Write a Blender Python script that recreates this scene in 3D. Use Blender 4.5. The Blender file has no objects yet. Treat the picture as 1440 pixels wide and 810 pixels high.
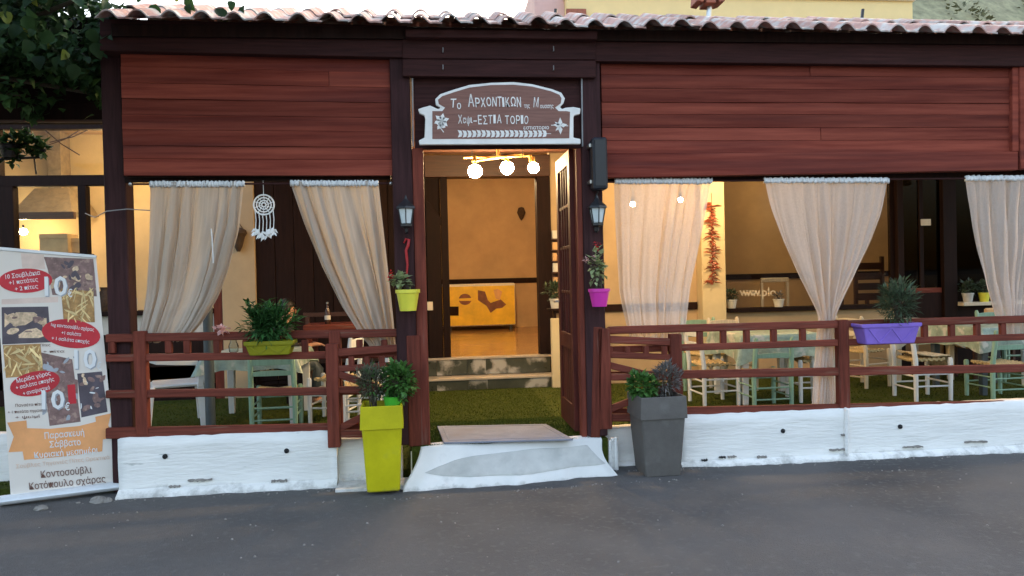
import bpy, bmesh, math, random
from math import sin, cos, pi, radians, hypot
from mathutils import Vector, Matrix
S = bpy.context.scene
COL = S.collection
RND = random.Random(7)

# ---------------------------------------------------------------- camera, world, light
CAM = Vector((-0.5515, -5.4, 1.445))
CR = Vector((0.99451899, -0.10188802, -0.02346936)); CU = Vector((0.02457656, 0.00962497, 0.99965162)); CW = Vector((0.10162664, 0.99474931, -0.01207628))
FPX = 1050.0
cd = bpy.data.cameras.new("camera"); cam = bpy.data.objects.new("camera", cd); COL.objects.link(cam)
cd.sensor_width = 36; cd.lens = FPX / 1440 * 36; cd.clip_end = 2000; cd.clip_start = 0.05
m = Matrix.Identity(4)
for i, v in enumerate((CR, CU, -CW)):
    for j in range(3): m[j][i] = v[j]
m.translation = CAM; cam.matrix_world = m; S.camera = cam
def at(px, py, Y):          # point on the plane at depth Y behind the facade line, read off the photograph
    d = CW + CR * ((px - 720) / FPX) + CU * ((405 - py) / FPX)
    return CAM + d * ((Y - CAM.y) / d.y)
def X(px, Y, py=400): return at(px, py, Y).x
def Zz(px, py, Y): return at(px, py, Y).z

SUN_EL, SUN_AZ = radians(16), radians(38)      # evening sun gone round behind the house, ahead to the right
w = bpy.data.worlds.new("World"); S.world = w; w.use_nodes = True
nt = w.node_tree; sky = nt.nodes.new("ShaderNodeTexSky"); sky.sky_type = 'NISHITA'; sky.sun_disc = False
sky.sun_elevation = SUN_EL; sky.sun_rotation = SUN_AZ; sky.air_density = 1.0; sky.dust_density = 7.0; sky.ozone_density = 0.2
bg = nt.nodes["Background"]; bg.inputs[1].default_value = 0.12
nt.links.new(sky.outputs[0], bg.inputs[0])
sl = bpy.data.lights.new("sun", 'SUN'); sl.energy = 0.5; sl.angle = radians(30); sl.color = (1, .97, .93)
so = bpy.data.objects.new("sun", sl); COL.objects.link(so)
sd = Vector((sin(SUN_AZ) * cos(SUN_EL), cos(SUN_AZ) * cos(SUN_EL), sin(SUN_EL)))
so.rotation_euler = sd.to_track_quat('Z', 'Y').to_euler(); so.location = (0, 0, 20)
S.view_settings.view_transform = 'Standard'; S.view_settings.look = 'None'; S.view_settings.exposure = 3.10; S.view_settings.gamma = 1
S.cycles.max_bounces = 8; S.cycles.transparent_max_bounces = 12; S.cycles.sample_clamp_indirect = 4; S.cycles.use_denoising = True
BULB = 49.0

# ---------------------------------------------------------------- mesh helpers
ABS = {}
class MB:
    def __init__(s): s.v = []; s.f = []
    def add(s, vs, fs, M=None):
        n = len(s.v); s.v += [tuple(M @ Vector(p)) if M else tuple(p) for p in vs]; s.f += [tuple(i + n for i in f) for f in fs]; return s
    def box(s, x0, x1, y0, y1, z0, z1):
        return s.add([(x, y, z) for z in (z0, z1) for y in (y0, y1) for x in (x0, x1)],
                     [(0, 2, 3, 1), (4, 5, 7, 6), (0, 1, 5, 4), (2, 6, 7, 3), (0, 4, 6, 2), (1, 3, 7, 5)])
    def bar(s, a, b, d, h, up=(0, 0, 1)):          # box along a-b, d deep (across), h tall
        a, b = Vector(a), Vector(b); t = (b - a).normalized(); u = Vector(up)
        if abs(t.dot(u)) > .95: u = Vector((0, 1, 0))
        r = t.cross(u).normalized(); u = r.cross(t)
        vs = [p + r * (i * d / 2) + u * (j * h / 2) for p in (a, b) for j in (-1, 1) for i in (-1, 1)]
        return s.add(vs, [(0, 1, 3, 2), (4, 6, 7, 5), (0, 4, 5, 1), (2, 3, 7, 6), (0, 2, 6, 4), (1, 5, 7, 3)])
    def tube(s, pts, r, n=8, cap=True):
        pts = [Vector(p) for p in pts]; rs = r if isinstance(r, (list, tuple)) else [r] * len(pts); b = len(s.v); pr = None
        for i, p in enumerate(pts):
            t = (pts[min(i + 1, len(pts) - 1)] - pts[max(i - 1, 0)]).normalized()
            if pr is None: pr = t.orthogonal().normalized()
            pr = (pr - t * pr.dot(t)).normalized(); q = t.cross(pr)
            for k in range(n): s.v.append(tuple(p + (pr * cos(2 * pi * k / n) + q * sin(2 * pi * k / n)) * rs[i]))
        for i in range(len(pts) - 1):
            for k in range(n): s.f.append((b + i * n + k, b + i * n + (k + 1) % n, b + (i + 1) * n + (k + 1) % n, b + (i + 1) * n + k))
        if cap: s.f.append(tuple(b + k for k in reversed(range(n)))); s.f.append(tuple(b + (len(pts) - 1) * n + k for k in range(n)))
        return s
    def lathe(s, prof, n=20, c=(0, 0, 0), sq=None, flute=0, sx=1, sy=1):     # prof: (r, z)
        b = len(s.v)
        for r, z in prof:
            for k in range(n):
                a = 2 * pi * k / n; q = r * (1 + (flute * cos(a * 8)))
                s.v.append((c[0] + q * cos(a) * sx, c[1] + q * sin(a) * sy, c[2] + z))
        for i in range(len(prof) - 1):
            for k in range(n): s.f.append((b + i * n + k, b + i * n + (k + 1) % n, b + (i + 1) * n + (k + 1) % n, b + (i + 1) * n + k))
        if prof[0][0] > 0: s.f.append(tuple(b + k for k in reversed(range(n))))
        if prof[-1][0] > 0: s.f.append(tuple(b + (len(prof) - 1) * n + k for k in range(n)))
        return s
    def rings(s, rings, close=True, cap=True):       # list of equal-length loops
        b = len(s.v); n = len(rings[0])
        for r in rings: s.v += [tuple(p) for p in r]
        for i in range(len(rings) - 1):
            for k in range(n if close else n - 1): s.f.append((b + i * n + k, b + i * n + (k + 1) % n, b + (i + 1) * n + (k + 1) % n, b + (i + 1) * n + k))
        if cap and close: s.f.append(tuple(b + k for k in reversed(range(n)))); s.f.append(tuple(b + (len(rings) - 1) * n + k for k in range(n)))
        return s
    def frust(s, c, z0, z1, w0, w1, d0=None, d1=None):
        d0 = d0 or w0; d1 = d1 or w1
        L = lambda w_, d_, z: [(c[0] + i * w_ / 2, c[1] + j * d_ / 2, z) for i, j in ((-1, -1), (1, -1), (1, 1), (-1, 1))]
        return s.rings([L(w0, d0, z0), L(w1, d1, z1)])
    def sphere(s, c, r, n=10, sx=1, sy=1, sz=1):
        prof = [(0.0, -r * sz)] + [(r * sin(pi * i / n), -r * sz * cos(pi * i / n)) for i in range(1, n)] + [(0.0, r * sz)]
        return s.lathe(prof, n + 4, c, sx=sx, sy=sy)
    def prism(s, poly, y0, y1):                      # polygon in xz, extruded in y
        n = len(poly); b = len(s.v)
        s.v += [(x, y0, z) for x, z in poly] + [(x, y1, z) for x, z in poly]
        s.f.append(tuple(b + k for k in range(n))); s.f.append(tuple(b + n + k for k in reversed(range(n))))
        for k in range(n): s.f.append((b + k, b + n + k, b + n + (k + 1) % n, b + (k + 1) % n))
        return s
    def leaf(s, p, d, up, L, W, fold=.25, bend=.15):
        d = Vector(d).normalized(); r = d.cross(Vector(up))
        if r.length < 1e-3: r = d.orthogonal()
        r.normalize(); n = r.cross(d); p = Vector(p); b = len(s.v)
        q = [p, p + d * L * .35 + r * W * .5 + n * L * fold * .3, p + d * L - n * L * bend, p + d * L * .35 - r * W * .5 + n * L * fold * .3, p + d * L * .4]
        s.v += [tuple(x) for x in q]; s.f += [(b, b + 1, b + 4), (b + 1, b + 2, b + 4), (b + 2, b + 3, b + 4), (b + 3, b, b + 4)]
        return s
    def build(s, name, mat, parent=None, loc=False, bev=0, smooth=False, label=None, kind=None, org=None, mod=None):
        """links ONE mesh object; loc=True: coordinates are already local to the parent, else world coordinates"""
        vs = [Vector(p) for p in s.v]
        lo = Vector([min(p[i] for p in vs) for i in range(3)]); hi = Vector([max(p[i] for p in vs) for i in range(3)])
        c = Vector(org) if org else (lo + hi) / 2
        me = bpy.data.meshes.new(name); me.from_pydata([tuple(p - c) for p in vs], [], s.f); me.update()
        if mat: me.materials.append(mat)
        if smooth:
            for p in me.polygons: p.use_smooth = True
            if smooth != 'all': me.set_sharp_from_angle(angle=radians(40))
        o = bpy.data.objects.new(name, me); COL.objects.link(o)
        base = ABS.get(parent.name, Vector()) if parent else Vector()
        if parent:
            o.parent = parent; o.location = c if loc is True else c - base; ABS[o.name] = base + o.location
        else:
            o.location = c; ABS[o.name] = c.copy()
        if bev:
            b = o.modifiers.new("bevel", 'BEVEL'); b.width = bev; b.segments = 1; b.limit_method = 'ANGLE'; b.angle_limit = radians(50)
        if label: o['label'] = label
        if kind: o['kind'] = kind
        return o
def tag(o, label=None, cat=None, group=None, kind=None):
    for k, v in (('label', label), ('category', cat), ('group', group), ('kind', kind)):
        if v: o[k] = v
    return o
def thing(name, label, cat, loc=(0, 0, 0), rz=0, group=None):
    o = bpy.data.objects.new(name, None); COL.objects.link(o); o.location = loc; o.rotation_euler = (0, 0, rz); o.empty_display_size = .1
    ABS[o.name] = Vector(loc); return tag(o, label, cat, group)
def dup(o, loc=None, rz=None, label=None, group=None, mats=None, parent=None):
    c = o.copy(); COL.objects.link(c)
    if parent: c.parent = parent
    if loc is not None: c.location = loc
    if rz is not None: c.rotation_euler = (0, 0, rz)
    if label: c['label'] = label
    if group: c['group'] = group
    if mats and c.type == 'MESH' and c.data.materials and c.data.materials[0].name in mats:
        c.material_slots[0].link = 'OBJECT'; c.material_slots[0].material = mats[c.data.materials[0].name]
    for ch in list(o.children): dup(ch, mats=mats, parent=c)
    return c
def struct(name, mb, mat, **k): return mb.build(name, mat, kind='structure', **k)
def text_mb(mb, s, size, M, bold=0.0, ext=.0006, shear=0, align='CENTER', space=1, fit=None):
    cu = bpy.data.curves.new('t', 'FONT'); cu.body = s; cu.size = size; cu.align_x = align; cu.align_y = 'CENTER'; cu.extrude = ext; cu.offset = bold; cu.resolution_u = 2; cu.shear = shear; cu.space_character = space
    o = bpy.data.objects.new('t', cu); COL.objects.link(o); dg = bpy.context.evaluated_depsgraph_get()
    me = bpy.data.meshes.new_from_object(o.evaluated_get(dg))
    xs_ = [v.co.x for v in me.vertices]; k = fit / (max(xs_) - min(xs_)) if fit and xs_ else 1; c_ = (max(xs_) + min(xs_)) / 2 if fit else 0
    mb.add([((v.co.x - c_) * k, v.co.y, v.co.z) for v in me.vertices], [tuple(p.vertices) for p in me.polygons], M)
    bpy.data.objects.remove(o); bpy.data.curves.remove(cu); bpy.data.meshes.remove(me)

# ---------------------------------------------------------------- materials
MATS = {}
def new_mat(name):
    m = bpy.data.materials.new(name); m.use_nodes = True; MATS[name] = m
    return m, m.node_tree, m.node_tree.nodes['Principled BSDF']
def mat(name, col, rough=.6, var=.15, scale=8, stretch=(1, 1, 1), bump=.15, metal=0, spec=.5, detail=6, rnd=0.0, island=0.0, hue=None, trans=0, emit=0, bscale=None, bdist=.01, spots=None, spots2=None, splash=None, world=False):
    """base colour broken up by stretched noise; rnd = brightness spread per object, island = per loose piece; spots=(colour, threshold, scale) worn patches or painted sheen"""
    m, nt, p = new_mat(name); N = nt.nodes; L = nt.links
    tc = N.new('ShaderNodeTexCoord'); mp = N.new('ShaderNodeMapping'); mp.inputs['Scale'].default_value = stretch
    oi = N.new('ShaderNodeObjectInfo')
    if world:
        g_ = N.new('ShaderNodeNewGeometry'); L.new(g_.outputs['Position'], mp.inputs[0])
    else:
        va = N.new('ShaderNodeVectorMath'); va.operation = 'MULTIPLY_ADD'; va.inputs[1].default_value = (1, 1, 1)
        cb = N.new('ShaderNodeVectorMath'); cb.operation = 'SCALE'; cb.inputs[0].default_value = (7.3, 3.1, 5.7); L.new(oi.outputs['Random'], cb.inputs['Scale'])
        L.new(tc.outputs['Object'], va.inputs[0]); L.new(cb.outputs[0], va.inputs[2]); L.new(va.outputs[0], mp.inputs[0])
    n = N.new('ShaderNodeTexNoise'); n.inputs['Scale'].default_value = scale; n.inputs['Detail'].default_value = detail; n.inputs['Roughness'].default_value = .65
    L.new(mp.outputs[0], n.inputs['Vector'])
    mx = N.new('ShaderNodeMix'); mx.data_type = 'RGBA'
    c2 = hue or tuple(min(1, c * (1 + var * 2.2)) for c in col)
    mx.inputs['A'].default_value = (*[c * (1 - var) for c in col], 1); mx.inputs['B'].default_value = (*c2, 1)
    mr = N.new('ShaderNodeMapRange'); mr.inputs[1].default_value = .3; mr.inputs[2].default_value = .7; L.new(n.outputs[0], mr.inputs[0]); L.new(mr.outputs[0], mx.inputs['Factor'])
    out = mx.outputs['Result']
    for spots in [q for q in (spots, spots2) if q]:
        n2 = N.new('ShaderNodeTexNoise'); n2.inputs['Scale'].default_value = spots[2]; n2.inputs['Detail'].default_value = 8; L.new(mp.outputs[0], n2.inputs['Vector'])
        r2 = N.new('ShaderNodeMapRange'); r2.inputs[1].default_value = spots[1]; r2.inputs[2].default_value = spots[1] + (spots[3] if len(spots) > 3 else .06); L.new(n2.outputs[0], r2.inputs[0])
        m2 = N.new('ShaderNodeMix'); m2.data_type = 'RGBA'; m2.inputs['B'].default_value = (*spots[0], 1); L.new(r2.outputs[0], m2.inputs['Factor']); L.new(out, m2.inputs['A']); out = m2.outputs['Result']
    if splash:                                  # dried road dirt thrown up on the foot of a wall: (colour, height)
        g_ = N.new('ShaderNodeNewGeometry'); sx = N.new('ShaderNodeSeparateXYZ'); L.new(g_.outputs['Position'], sx.inputs[0])
        n4 = N.new('ShaderNodeTexNoise'); n4.inputs['Scale'].default_value = 9; n4.inputs['Detail'].default_value = 9; n4.inputs['Roughness'].default_value = .7; L.new(g_.outputs['Position'], n4.inputs['Vector'])
        r4 = N.new('ShaderNodeMapRange'); r4.inputs[1].default_value = 0; r4.inputs[2].default_value = splash[1]; r4.inputs[3].default_value = .62; r4.inputs[4].default_value = .20; L.new(sx.outputs[2], r4.inputs[0])
        ad = N.new('ShaderNodeMath'); ad.operation = 'ADD'; L.new(n4.outputs[0], ad.inputs[0]); L.new(r4.outputs[0], ad.inputs[1])
        r5 = N.new('ShaderNodeMapRange'); r5.inputs[1].default_value = .98; r5.inputs[2].default_value = 1.22; r5.inputs[4].default_value = .75; L.new(ad.outputs[0], r5.inputs[0])
        m4 = N.new('ShaderNodeMix'); m4.data_type = 'RGBA'; m4.inputs['B'].default_value = (*splash[0], 1); L.new(r5.outputs[0], m4.inputs['Factor']); L.new(out, m4.inputs['A']); out = m4.outputs['Result']
    for src, amt in (('o', rnd), ('i', island)):
        if amt:
            h = N.new('ShaderNodeHueSaturation'); r = N.new('ShaderNodeMapRange'); r.inputs[3].default_value = 1 - amt; r.inputs[4].default_value = 1 + amt
            if src == 'o': L.new(oi.outputs['Random'], r.inputs[0])
            else:
                g = N.new('ShaderNodeNewGeometry'); L.new(g.outputs['Random Per Island'], r.inputs[0])
            L.new(r.outputs[0], h.inputs['Value']); L.new(out, h.inputs['Color']); out = h.outputs[0]
    L.new(out, p.inputs['Base Color'])
    rr = N.new('ShaderNodeMapRange'); rr.inputs[3].default_value = max(0, rough - .12); rr.inputs[4].default_value = min(1, rough + .12); L.new(n.outputs[0], rr.inputs[0]); L.new(rr.outputs[0], p.inputs['Roughness'])
    p.inputs['Metallic'].default_value = metal; p.inputs['Specular IOR Level'].default_value = spec
    if bump:
        b = N.new('ShaderNodeBump'); b.inputs['Strength'].default_value = bump; b.inputs['Distance'].default_value = bdist
        if bscale:
            n3 = N.new('ShaderNodeTexNoise'); n3.inputs['Scale'].default_value = bscale; n3.inputs['Detail'].default_value = 4; L.new(mp.outputs[0], n3.inputs['Vector']); L.new(n3.outputs[0], b.inputs['Height'])
        else: L.new(n.outputs[0], b.inputs['Height'])
        L.new(b.outputs[0], p.inputs['Normal'])
    if trans:
        t = N.new('ShaderNodeBsdfTranslucent'); ms = N.new('ShaderNodeMixShader'); ms.inputs[0].default_value = trans
        L.new(out, t.inputs[0]); L.new(p.outputs[0], ms.inputs[1]); L.new(t.outputs[0], ms.inputs[2]); L.new(ms.outputs[0], N['Material Output'].inputs[0])
    if emit:
        p.inputs['Emission Color'].default_value = (*col, 1); p.inputs['Emission Strength'].default_value = emit
    return m
def cloth(name, col, see, tl, stripes=60):
    """curtain cloth: woven bands, lets light and some of the view through"""
    m, nt, p = new_mat(name); N = nt.nodes; L = nt.links
    tc = N.new('ShaderNodeTexCoord'); wv = N.new('ShaderNodeTexNoise'); mp = N.new('ShaderNodeMapping'); mp.inputs['Scale'].default_value = (stripes, 2, 2)
    L.new(tc.outputs['UV'], mp.inputs[0]); L.new(mp.outputs[0], wv.inputs['Vector']); wv.inputs['Scale'].default_value = 1; wv.inputs['Detail'].default_value = 3
    n2 = N.new('ShaderNodeTexNoise'); n2.inputs['Scale'].default_value = 420; n2.inputs['Detail'].default_value = 2; L.new(tc.outputs['Object'], n2.inputs['Vector'])
    mx = N.new('ShaderNodeMix'); mx.data_type = 'RGBA'; mx.inputs['A'].default_value = (*[c * .78 for c in col], 1); mx.inputs['B'].default_value = (*[min(1, c * 1.2) for c in col], 1); L.new(wv.outputs[0], mx.inputs['Factor'])
    L.new(mx.outputs['Result'], p.inputs['Base Color']); p.inputs['Roughness'].default_value = .9; p.inputs['Specular IOR Level'].default_value = .1
    b = N.new('ShaderNodeBump'); b.inputs['Strength'].default_value = .25; b.inputs['Distance'].default_value = .002; L.new(n2.outputs[0], b.inputs['Height']); L.new(b.outputs[0], p.inputs['Normal'])
    t = N.new('ShaderNodeBsdfTranslucent'); L.new(mx.outputs['Result'], t.inputs[0]); m1 = N.new('ShaderNodeMixShader'); m1.inputs[0].default_value = tl
    L.new(p.outputs[0], m1.inputs[1]); L.new(t.outputs[0], m1.inputs[2])
    tr = N.new('ShaderNodeBsdfTransparent'); m2 = N.new('ShaderNodeMixShader')
    mr = N.new('ShaderNodeMapRange'); mr.inputs[1].default_value = .35; mr.inputs[2].default_value = .65; mr.inputs[3].default_value = see * .5; mr.inputs[4].default_value = see * 1.5; L.new(n2.outputs[0], mr.inputs[0]); L.new(mr.outputs[0], m2.inputs[0])
    L.new(m1.outputs[0], m2.inputs[1]); L.new(tr.outputs[0], m2.inputs[2]); L.new(m2.outputs[0], N['Material Output'].inputs[0])
    return m
def glass(name, tint=(1, 1, 1), refl=.08):
    m, nt, p = new_mat(name); N = nt.nodes; L = nt.links
    tr = N.new('ShaderNodeBsdfTransparent'); tr.inputs[0].default_value = (*tint, 1); gl = N.new('ShaderNodeBsdfGlossy'); gl.inputs['Roughness'].default_value = .03
    fr = N.new('ShaderNodeFresnel'); fr.inputs[0].default_value = 1.18; ms = N.new('ShaderNodeMixShader'); L.new(fr.outputs[0], ms.inputs[0]); L.new(tr.outputs[0], ms.inputs[1]); L.new(gl.outputs[0], ms.inputs[2]); L.new(ms.outputs[0], N['Material Output'].inputs[0])
    return m
def emis(name, col, st):
    m, nt, p = new_mat(name); p.inputs['Base Color'].default_value = (*col, 1); p.inputs['Emission Color'].default_value = (*col, 1); p.inputs['Emission Strength'].default_value = st; return m

WX, WZ, WY = (.7, 9, 14), (9, 9, .7), (9, .7, 9)
POST = mat('dark_stained_timber_upright', (.036, .0150, .0155), .75, .3, 4, WZ, .2, rnd=.1, spec=.15)
BEAM = mat('dark_stained_timber_beam', (.038, .0140, .0130), .75, .3, 4, WX, .2, rnd=.1, spec=.15)
PLANK = mat('mahogany_stained_plank', (.165, .0240, .0150), .70, .30, 2.0, (.35, 5, 8), .35, rnd=.24, hue=(.31, .074, .046), spec=.12, spots=((.070, .019, .017), .52, 1.1, .3), spots2=((.17, .065, .056), .66, .8, .25))  # spots2 paints the pale sheen of some boards into the colour
RED_Z = mat('red_brown_varnish_upright', (.125, .029, .018), .65, .3, 4, WZ, .25, rnd=.15, spec=.15, spots=((.18, .08, .06), .64, 3, .1))
RED_X = mat('red_brown_varnish_rail', (.135, .033, .021), .65, .3, 4, WX, .25, rnd=.15, spec=.15, spots=((.20, .095, .065), .60, 3, .1))
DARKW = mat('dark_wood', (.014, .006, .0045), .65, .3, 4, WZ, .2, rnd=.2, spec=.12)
CEIL = mat('ceiling_board_stain', (.06, .022, .012), .5, .3, 4, WX, .2, rnd=.2)
PLASTER = mat('ochre_plaster', (.48, .335, .19), .85, .08, 2, bump=.2, bscale=30, bdist=.004)
PLASTER_Y = mat('cream_plaster', (.62, .49, .28), .85, .07, 2, bump=.15, bscale=30, bdist=.004)
WHITE = mat('whitewash', (.80, .775, .735), .85, .05, 2, (1, 1, 6), .6, bscale=9, bdist=.012, spec=.2, spots=((.52, .51, .48), .70, 5, .05), splash=((.34, .32, .29), .13))
RAMPM = mat('whitewashed_concrete', (.74, .715, .68), .85, .07, 2, bump=.25, bscale=14, bdist=.006, spec=.2, spots=((.46, .45, .42), .62, 4, .12), splash=((.36, .34, .31), .06))
CONC = mat('bare_concrete', (.50, .485, .45), .9, .1, 5, bump=.35, bscale=60, bdist=.004, spots=((.42, .41, .38), .56, 6, .2))
TURF = mat('turf_backing', (.045, .056, .009), .95, .3, 40, bump=.6, bscale=250, bdist=.012, spec=.1)
TURFB = mat('turf_blade', (.055, .070, .010), .85, .25, 30, bump=0, island=.3, spec=.1)
ROAD = mat('asphalt', (.108, .101, .097), .9, .12, .8, bump=.8, bscale=140, bdist=.012, world=True, spec=.25, spots=((.064, .061, .061), .54, .55, .22), spots2=((.132, .126, .121), .54, 24, .16))
TILE = mat('weathered_roof_tile', (.40, .24, .20), .85, .2, 6, bump=.3, rnd=.2, spec=.2, spots=((.50, .47, .43), .46, 9, .15))
PAINTW = mat('white_painted_wood', (.66, .66, .64), .5, .05, 6, WZ, .15)
PAINTG = mat('mint_green_painted_wood', (.22, .36, .26), .5, .1, 6, WZ, .15)
PAINTC = mat('cream_painted_wood', (.60, .50, .36), .5, .1, 6, WZ, .15)
RUSH = mat('woven_rush', (.42, .30, .14), .8, .3, 60, bump=.4)
PLASTW = mat('white_plastic', (.72, .72, .72), .35, .03, 4, bump=0)
LIME = mat('lime_plastic', (.47, .42, .006), .45, .10, 4, bump=.08, bscale=70, spec=.25, spots=((.40, .37, .05), .60, 6, .2), splash=((.25, .22, .06), .10))
GREYP = mat('charcoal_plastic', (.110, .100, .092), .6, .10, 8, bump=.12, bscale=90, spec=.25, spots=((.16, .15, .14), .60, 7, .2))
OLIVE = mat('olive_plastic', (.21, .20, .010), .55, .15, 5, bump=.05, spec=.2)
PURPLE = mat('purple_plastic', (.22, .13, .50), .5, .10, 5, bump=.05, spec=.25, spots=((.30, .22, .52), .60, 8, .2))
YELLOW = mat('lemon_plastic', (.72, .66, .06), .35, .05, 5, bump=.05)
MAGENTA = mat('magenta_plastic', (.60, .03, .34), .35, .05, 5, bump=.05)
GREENP = mat('green_plastic', (.08, .45, .04), .35, .05, 5, bump=.05)
SOIL = mat('potting_soil', (.03, .02, .013), .95, .3, 40, bump=.8)
LEAF1 = mat('basil_leaf', (.060, .155, .030), .5, .2, 6, bump=0, island=.4, trans=.25)
LEAF2B = mat('grey_green_leaf', (.085, .090, .055), .7, .25, 6, bump=0, island=.4, trans=.15)
LEAF2 = mat('grey_leaf', (.135, .125, .115), .7, .2, 6, bump=0, island=.35, trans=.15)
LEAF3 = mat('ivy_leaf', (.024, .056, .018), .55, .2, 6, bump=0, island=.5, rnd=.5, trans=.2, spec=.2)
LEAF3Y = mat('yellowing_leaf', (.20, .24, .04), .45, .2, 6, bump=0, island=.4, rnd=.3, trans=.3)
LEAF4 = mat('dusty_dark_leaf', (.055, .085, .045), .6, .2, 6, bump=0, island=.4, trans=.2)
LEAF5 = mat('fern_leaf', (.034, .105, .028), .5, .25, 6, bump=0, island=.5, trans=.2, spec=.3)
LEAF6 = mat('variegated_leaf', (.25, .30, .14), .5, .3, 30, bump=0, island=.3, trans=.25)
BARK = mat('bark', (.06, .045, .03), .9, .3, 20, WZ, .6)
REDF = mat('red_petal', (.55, .012, .015), .5, .1, 8, bump=0, trans=.2)
PINKF = mat('pale_pink_petal', (.72, .45, .42), .6, .1, 8, bump=0, trans=.2)
DULL = mat('dull_zinc', (.20, .20, .20), .6, .2, 10, bump=.05)
SMOKYM = mat('smoky_metal', (.26, .20, .12), .5, .2, 10, bump=.05)
BLACKM = mat('black_metal', (.014, .014, .016), .4, .1, 10, bump=.05)
NAVY = mat('black_cabinet', (.013, .016, .024), .45, .1, 10, bump=.08)
STEEL = mat('brushed_steel', (.45, .44, .42), .3, .1, 10, metal=.9, bump=.02)
TEAL = mat('slate_painted_steel', (.055, .07, .08), .5, .1, 10, bump=.05)
GLASS = glass('window_glass', (.95, .96, .95))
FROST = mat('frosted_glass', (.62, .68, .68), .25, .04, 5, bump=0)
ALUM = mat('silver_aluminium', (.72, .73, .74), .35, .04, 10, bump=0, metal=.2)
PVC = mat('banner_print_white', (.78, .71, .64), .5, .02, 3, bump=0)
MARBLE = mat('green_marble', (.040, .042, .028), .3, .4, 3, bump=.03, spots=((.40, .37, .32), .53, 4.0, .10))
MARBLE_T = mat('pale_marble_edge', (.40, .33, .25), .35, .1, 6, bump=.03)
FLOORT = mat('polished_floor_tile', (.30, .17, .07), .18, .12, 2, bump=.02)
MATM = mat('grey_doormat', (.225, .235, .285), .95, .14, 6, bump=.6, bscale=160, bdist=.006, spots=((.19, .175, .18), .55, 3, .2))
SIGNB = mat('sign_board_brown', (.225, .115, .092), .65, .15, 5, WX, .15, spec=.15)
SIGNW = mat('sign_white_paint', (.80, .78, .74), .6, .06, 8, bump=.1, spec=.2)
CREAMC = mat('cream_tablecloth', (.60, .55, .44), .7, .1, 12, bump=.1)
CLEARC = mat('mint_white_tablecloth', (.27, .35, .30), .4, .25, 9, bump=.1, spots=((.58, .58, .53), .56, 7, .06))
TANC = mat('tan_cushion', (.62, .36, .17), .9, .1, 10, bump=.2)
SKIN = mat('skin', (.45, .22, .13), .5, .06, 12, bump=.05)
HAIR = mat('dark_hair', (.010, .007, .006), .5, .3, 60, bump=.6)
SHIRT = mat('black_shirt', (.015, .015, .018), .85, .2, 20, bump=.2)
LINEN = cloth('linen_curtain_cloth', (.57, .49, .41), .06, .28, 46)
SHEER = cloth('sheer_curtain_cloth', (.74, .66, .61), .34, .30, 30)
TAPE = mat('white_gathered_tape', (.78, .78, .77), .8, .06, 90, bump=.6)
LIT = emis('warm_bulb_glow', (1.0, .69, .34), BULB); LITB = emis('bright_bulb_glow', (1.0, .70, .36), BULB * 3.3); LITM = emis('medium_bulb_glow', (1.0, .69, .35), BULB * 1.4)
LITS = emis('small_warm_bulb_glow', (1.0, .68, .34), BULB)
PINKW = mat('pink_render', (.62, .40, .36), .9, .05, 2, bump=.05)
YELW = mat('yellow_render', (.82, .62, .30), .9, .04, 1, bump=.05)
HILL = mat('dry_hillside', (.24, .225, .13), .95, .3, 1.5, bump=.5)
HILLB = mat('hillside_scrub', (.150, .150, .085), .9, .3, 6, bump=0, island=.35)
STONE = mat('grey_stone', (.22, .20, .18), .9, .2, 12, bump=.5)
TERRA = mat('terracotta', (.30, .10, .06), .8, .15, 10, bump=.2)
RUST = mat('dried_red_chilli', (.22, .045, .015), .5, .3, 20, bump=.2, island=.4)
WICK = mat('dark_wicker', (.055, .03, .015), .8, .3, 30, bump=.5)
CARD = mat('cardboard', (.50, .36, .19), .85, .1, 6, bump=.1)
BOTTLE = mat('dark_glass_bottle', (.05, .02, .012), .15, .1, 5, bump=0)
CERAM = mat('pale_ceramic', (.62, .58, .50), .4, .05, 5, bump=0)
RED = mat('red_cord', (.40, .012, .014), .5, .1, 20, bump=.1)
WHITEC = mat('white_cotton', (.80, .80, .78), .9, .04, 60, bump=.3)
CABLE = mat('grey_cable', (.25, .24, .23), .6, .05, 10, bump=0)

# ================================================================ GROUND
g = MB(); nx, ny = 60, 40                                                    # road: gently uneven sheet to the horizon
def road_z(x, y): return .012 * sin(x * .9 + .4) * (1 if abs(x) < 9 else 0) + .008 * sin(x * 2.3 + y) * (1 if abs(x) < 9 else 0)
xs = [-600, -80, -20] + [-9 + 18 * i / 44 for i in range(45)] + [20, 80, 600]; ys = [-600, -60, -14, -8, -6] + [-5 + i * .22 for i in range(24)] + [.3, .6]
for y in ys:
    for x in xs: g.v.append((x, y, road_z(x, y)))
n = len(xs)
for j in range(len(ys) - 1):
    for i in range(n - 1): g.f.append((j * n + i, j * n + i + 1, (j + 1) * n + i + 1, (j + 1) * n + i))
struct('road', g, ROAD, smooth='all')
g = MB(); g.add([(-600, .6, -.02), (600, .6, -.02), (600, 900, -.02), (-600, 900, -.02)], [(0, 1, 2, 3)]); struct('ground', g, HILL)
TZ, THZ = .06, .27
def floor_z(x, y):                  # the turf falls from the door threshold to the terrace floor
    if -.75 < x < .68: return THZ - .05 * y if y < 1 else max(TZ, .22 - .16 * (y - 1))
    return TZ
g = MB().box(-6.0, 8.0, .19, 4.16, -.1, TZ - .012); struct('terrace_floor', g, TURF)
g = MB(); x0, x1 = -.75, .68
for y in (-.02, .5, 1.0, 1.5, 2.0): g.v += [(x0, y, floor_z(0, y) - .012), (x1, y, floor_z(0, y) - .012)]
g.v += [(x0, -.02, -.02), (x1, -.02, -.02)]; g.f = [(2 * k, 2 * k + 1, 2 * k + 3, 2 * k + 2) for k in range(4)] + [(0, 10, 11, 1)]
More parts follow.
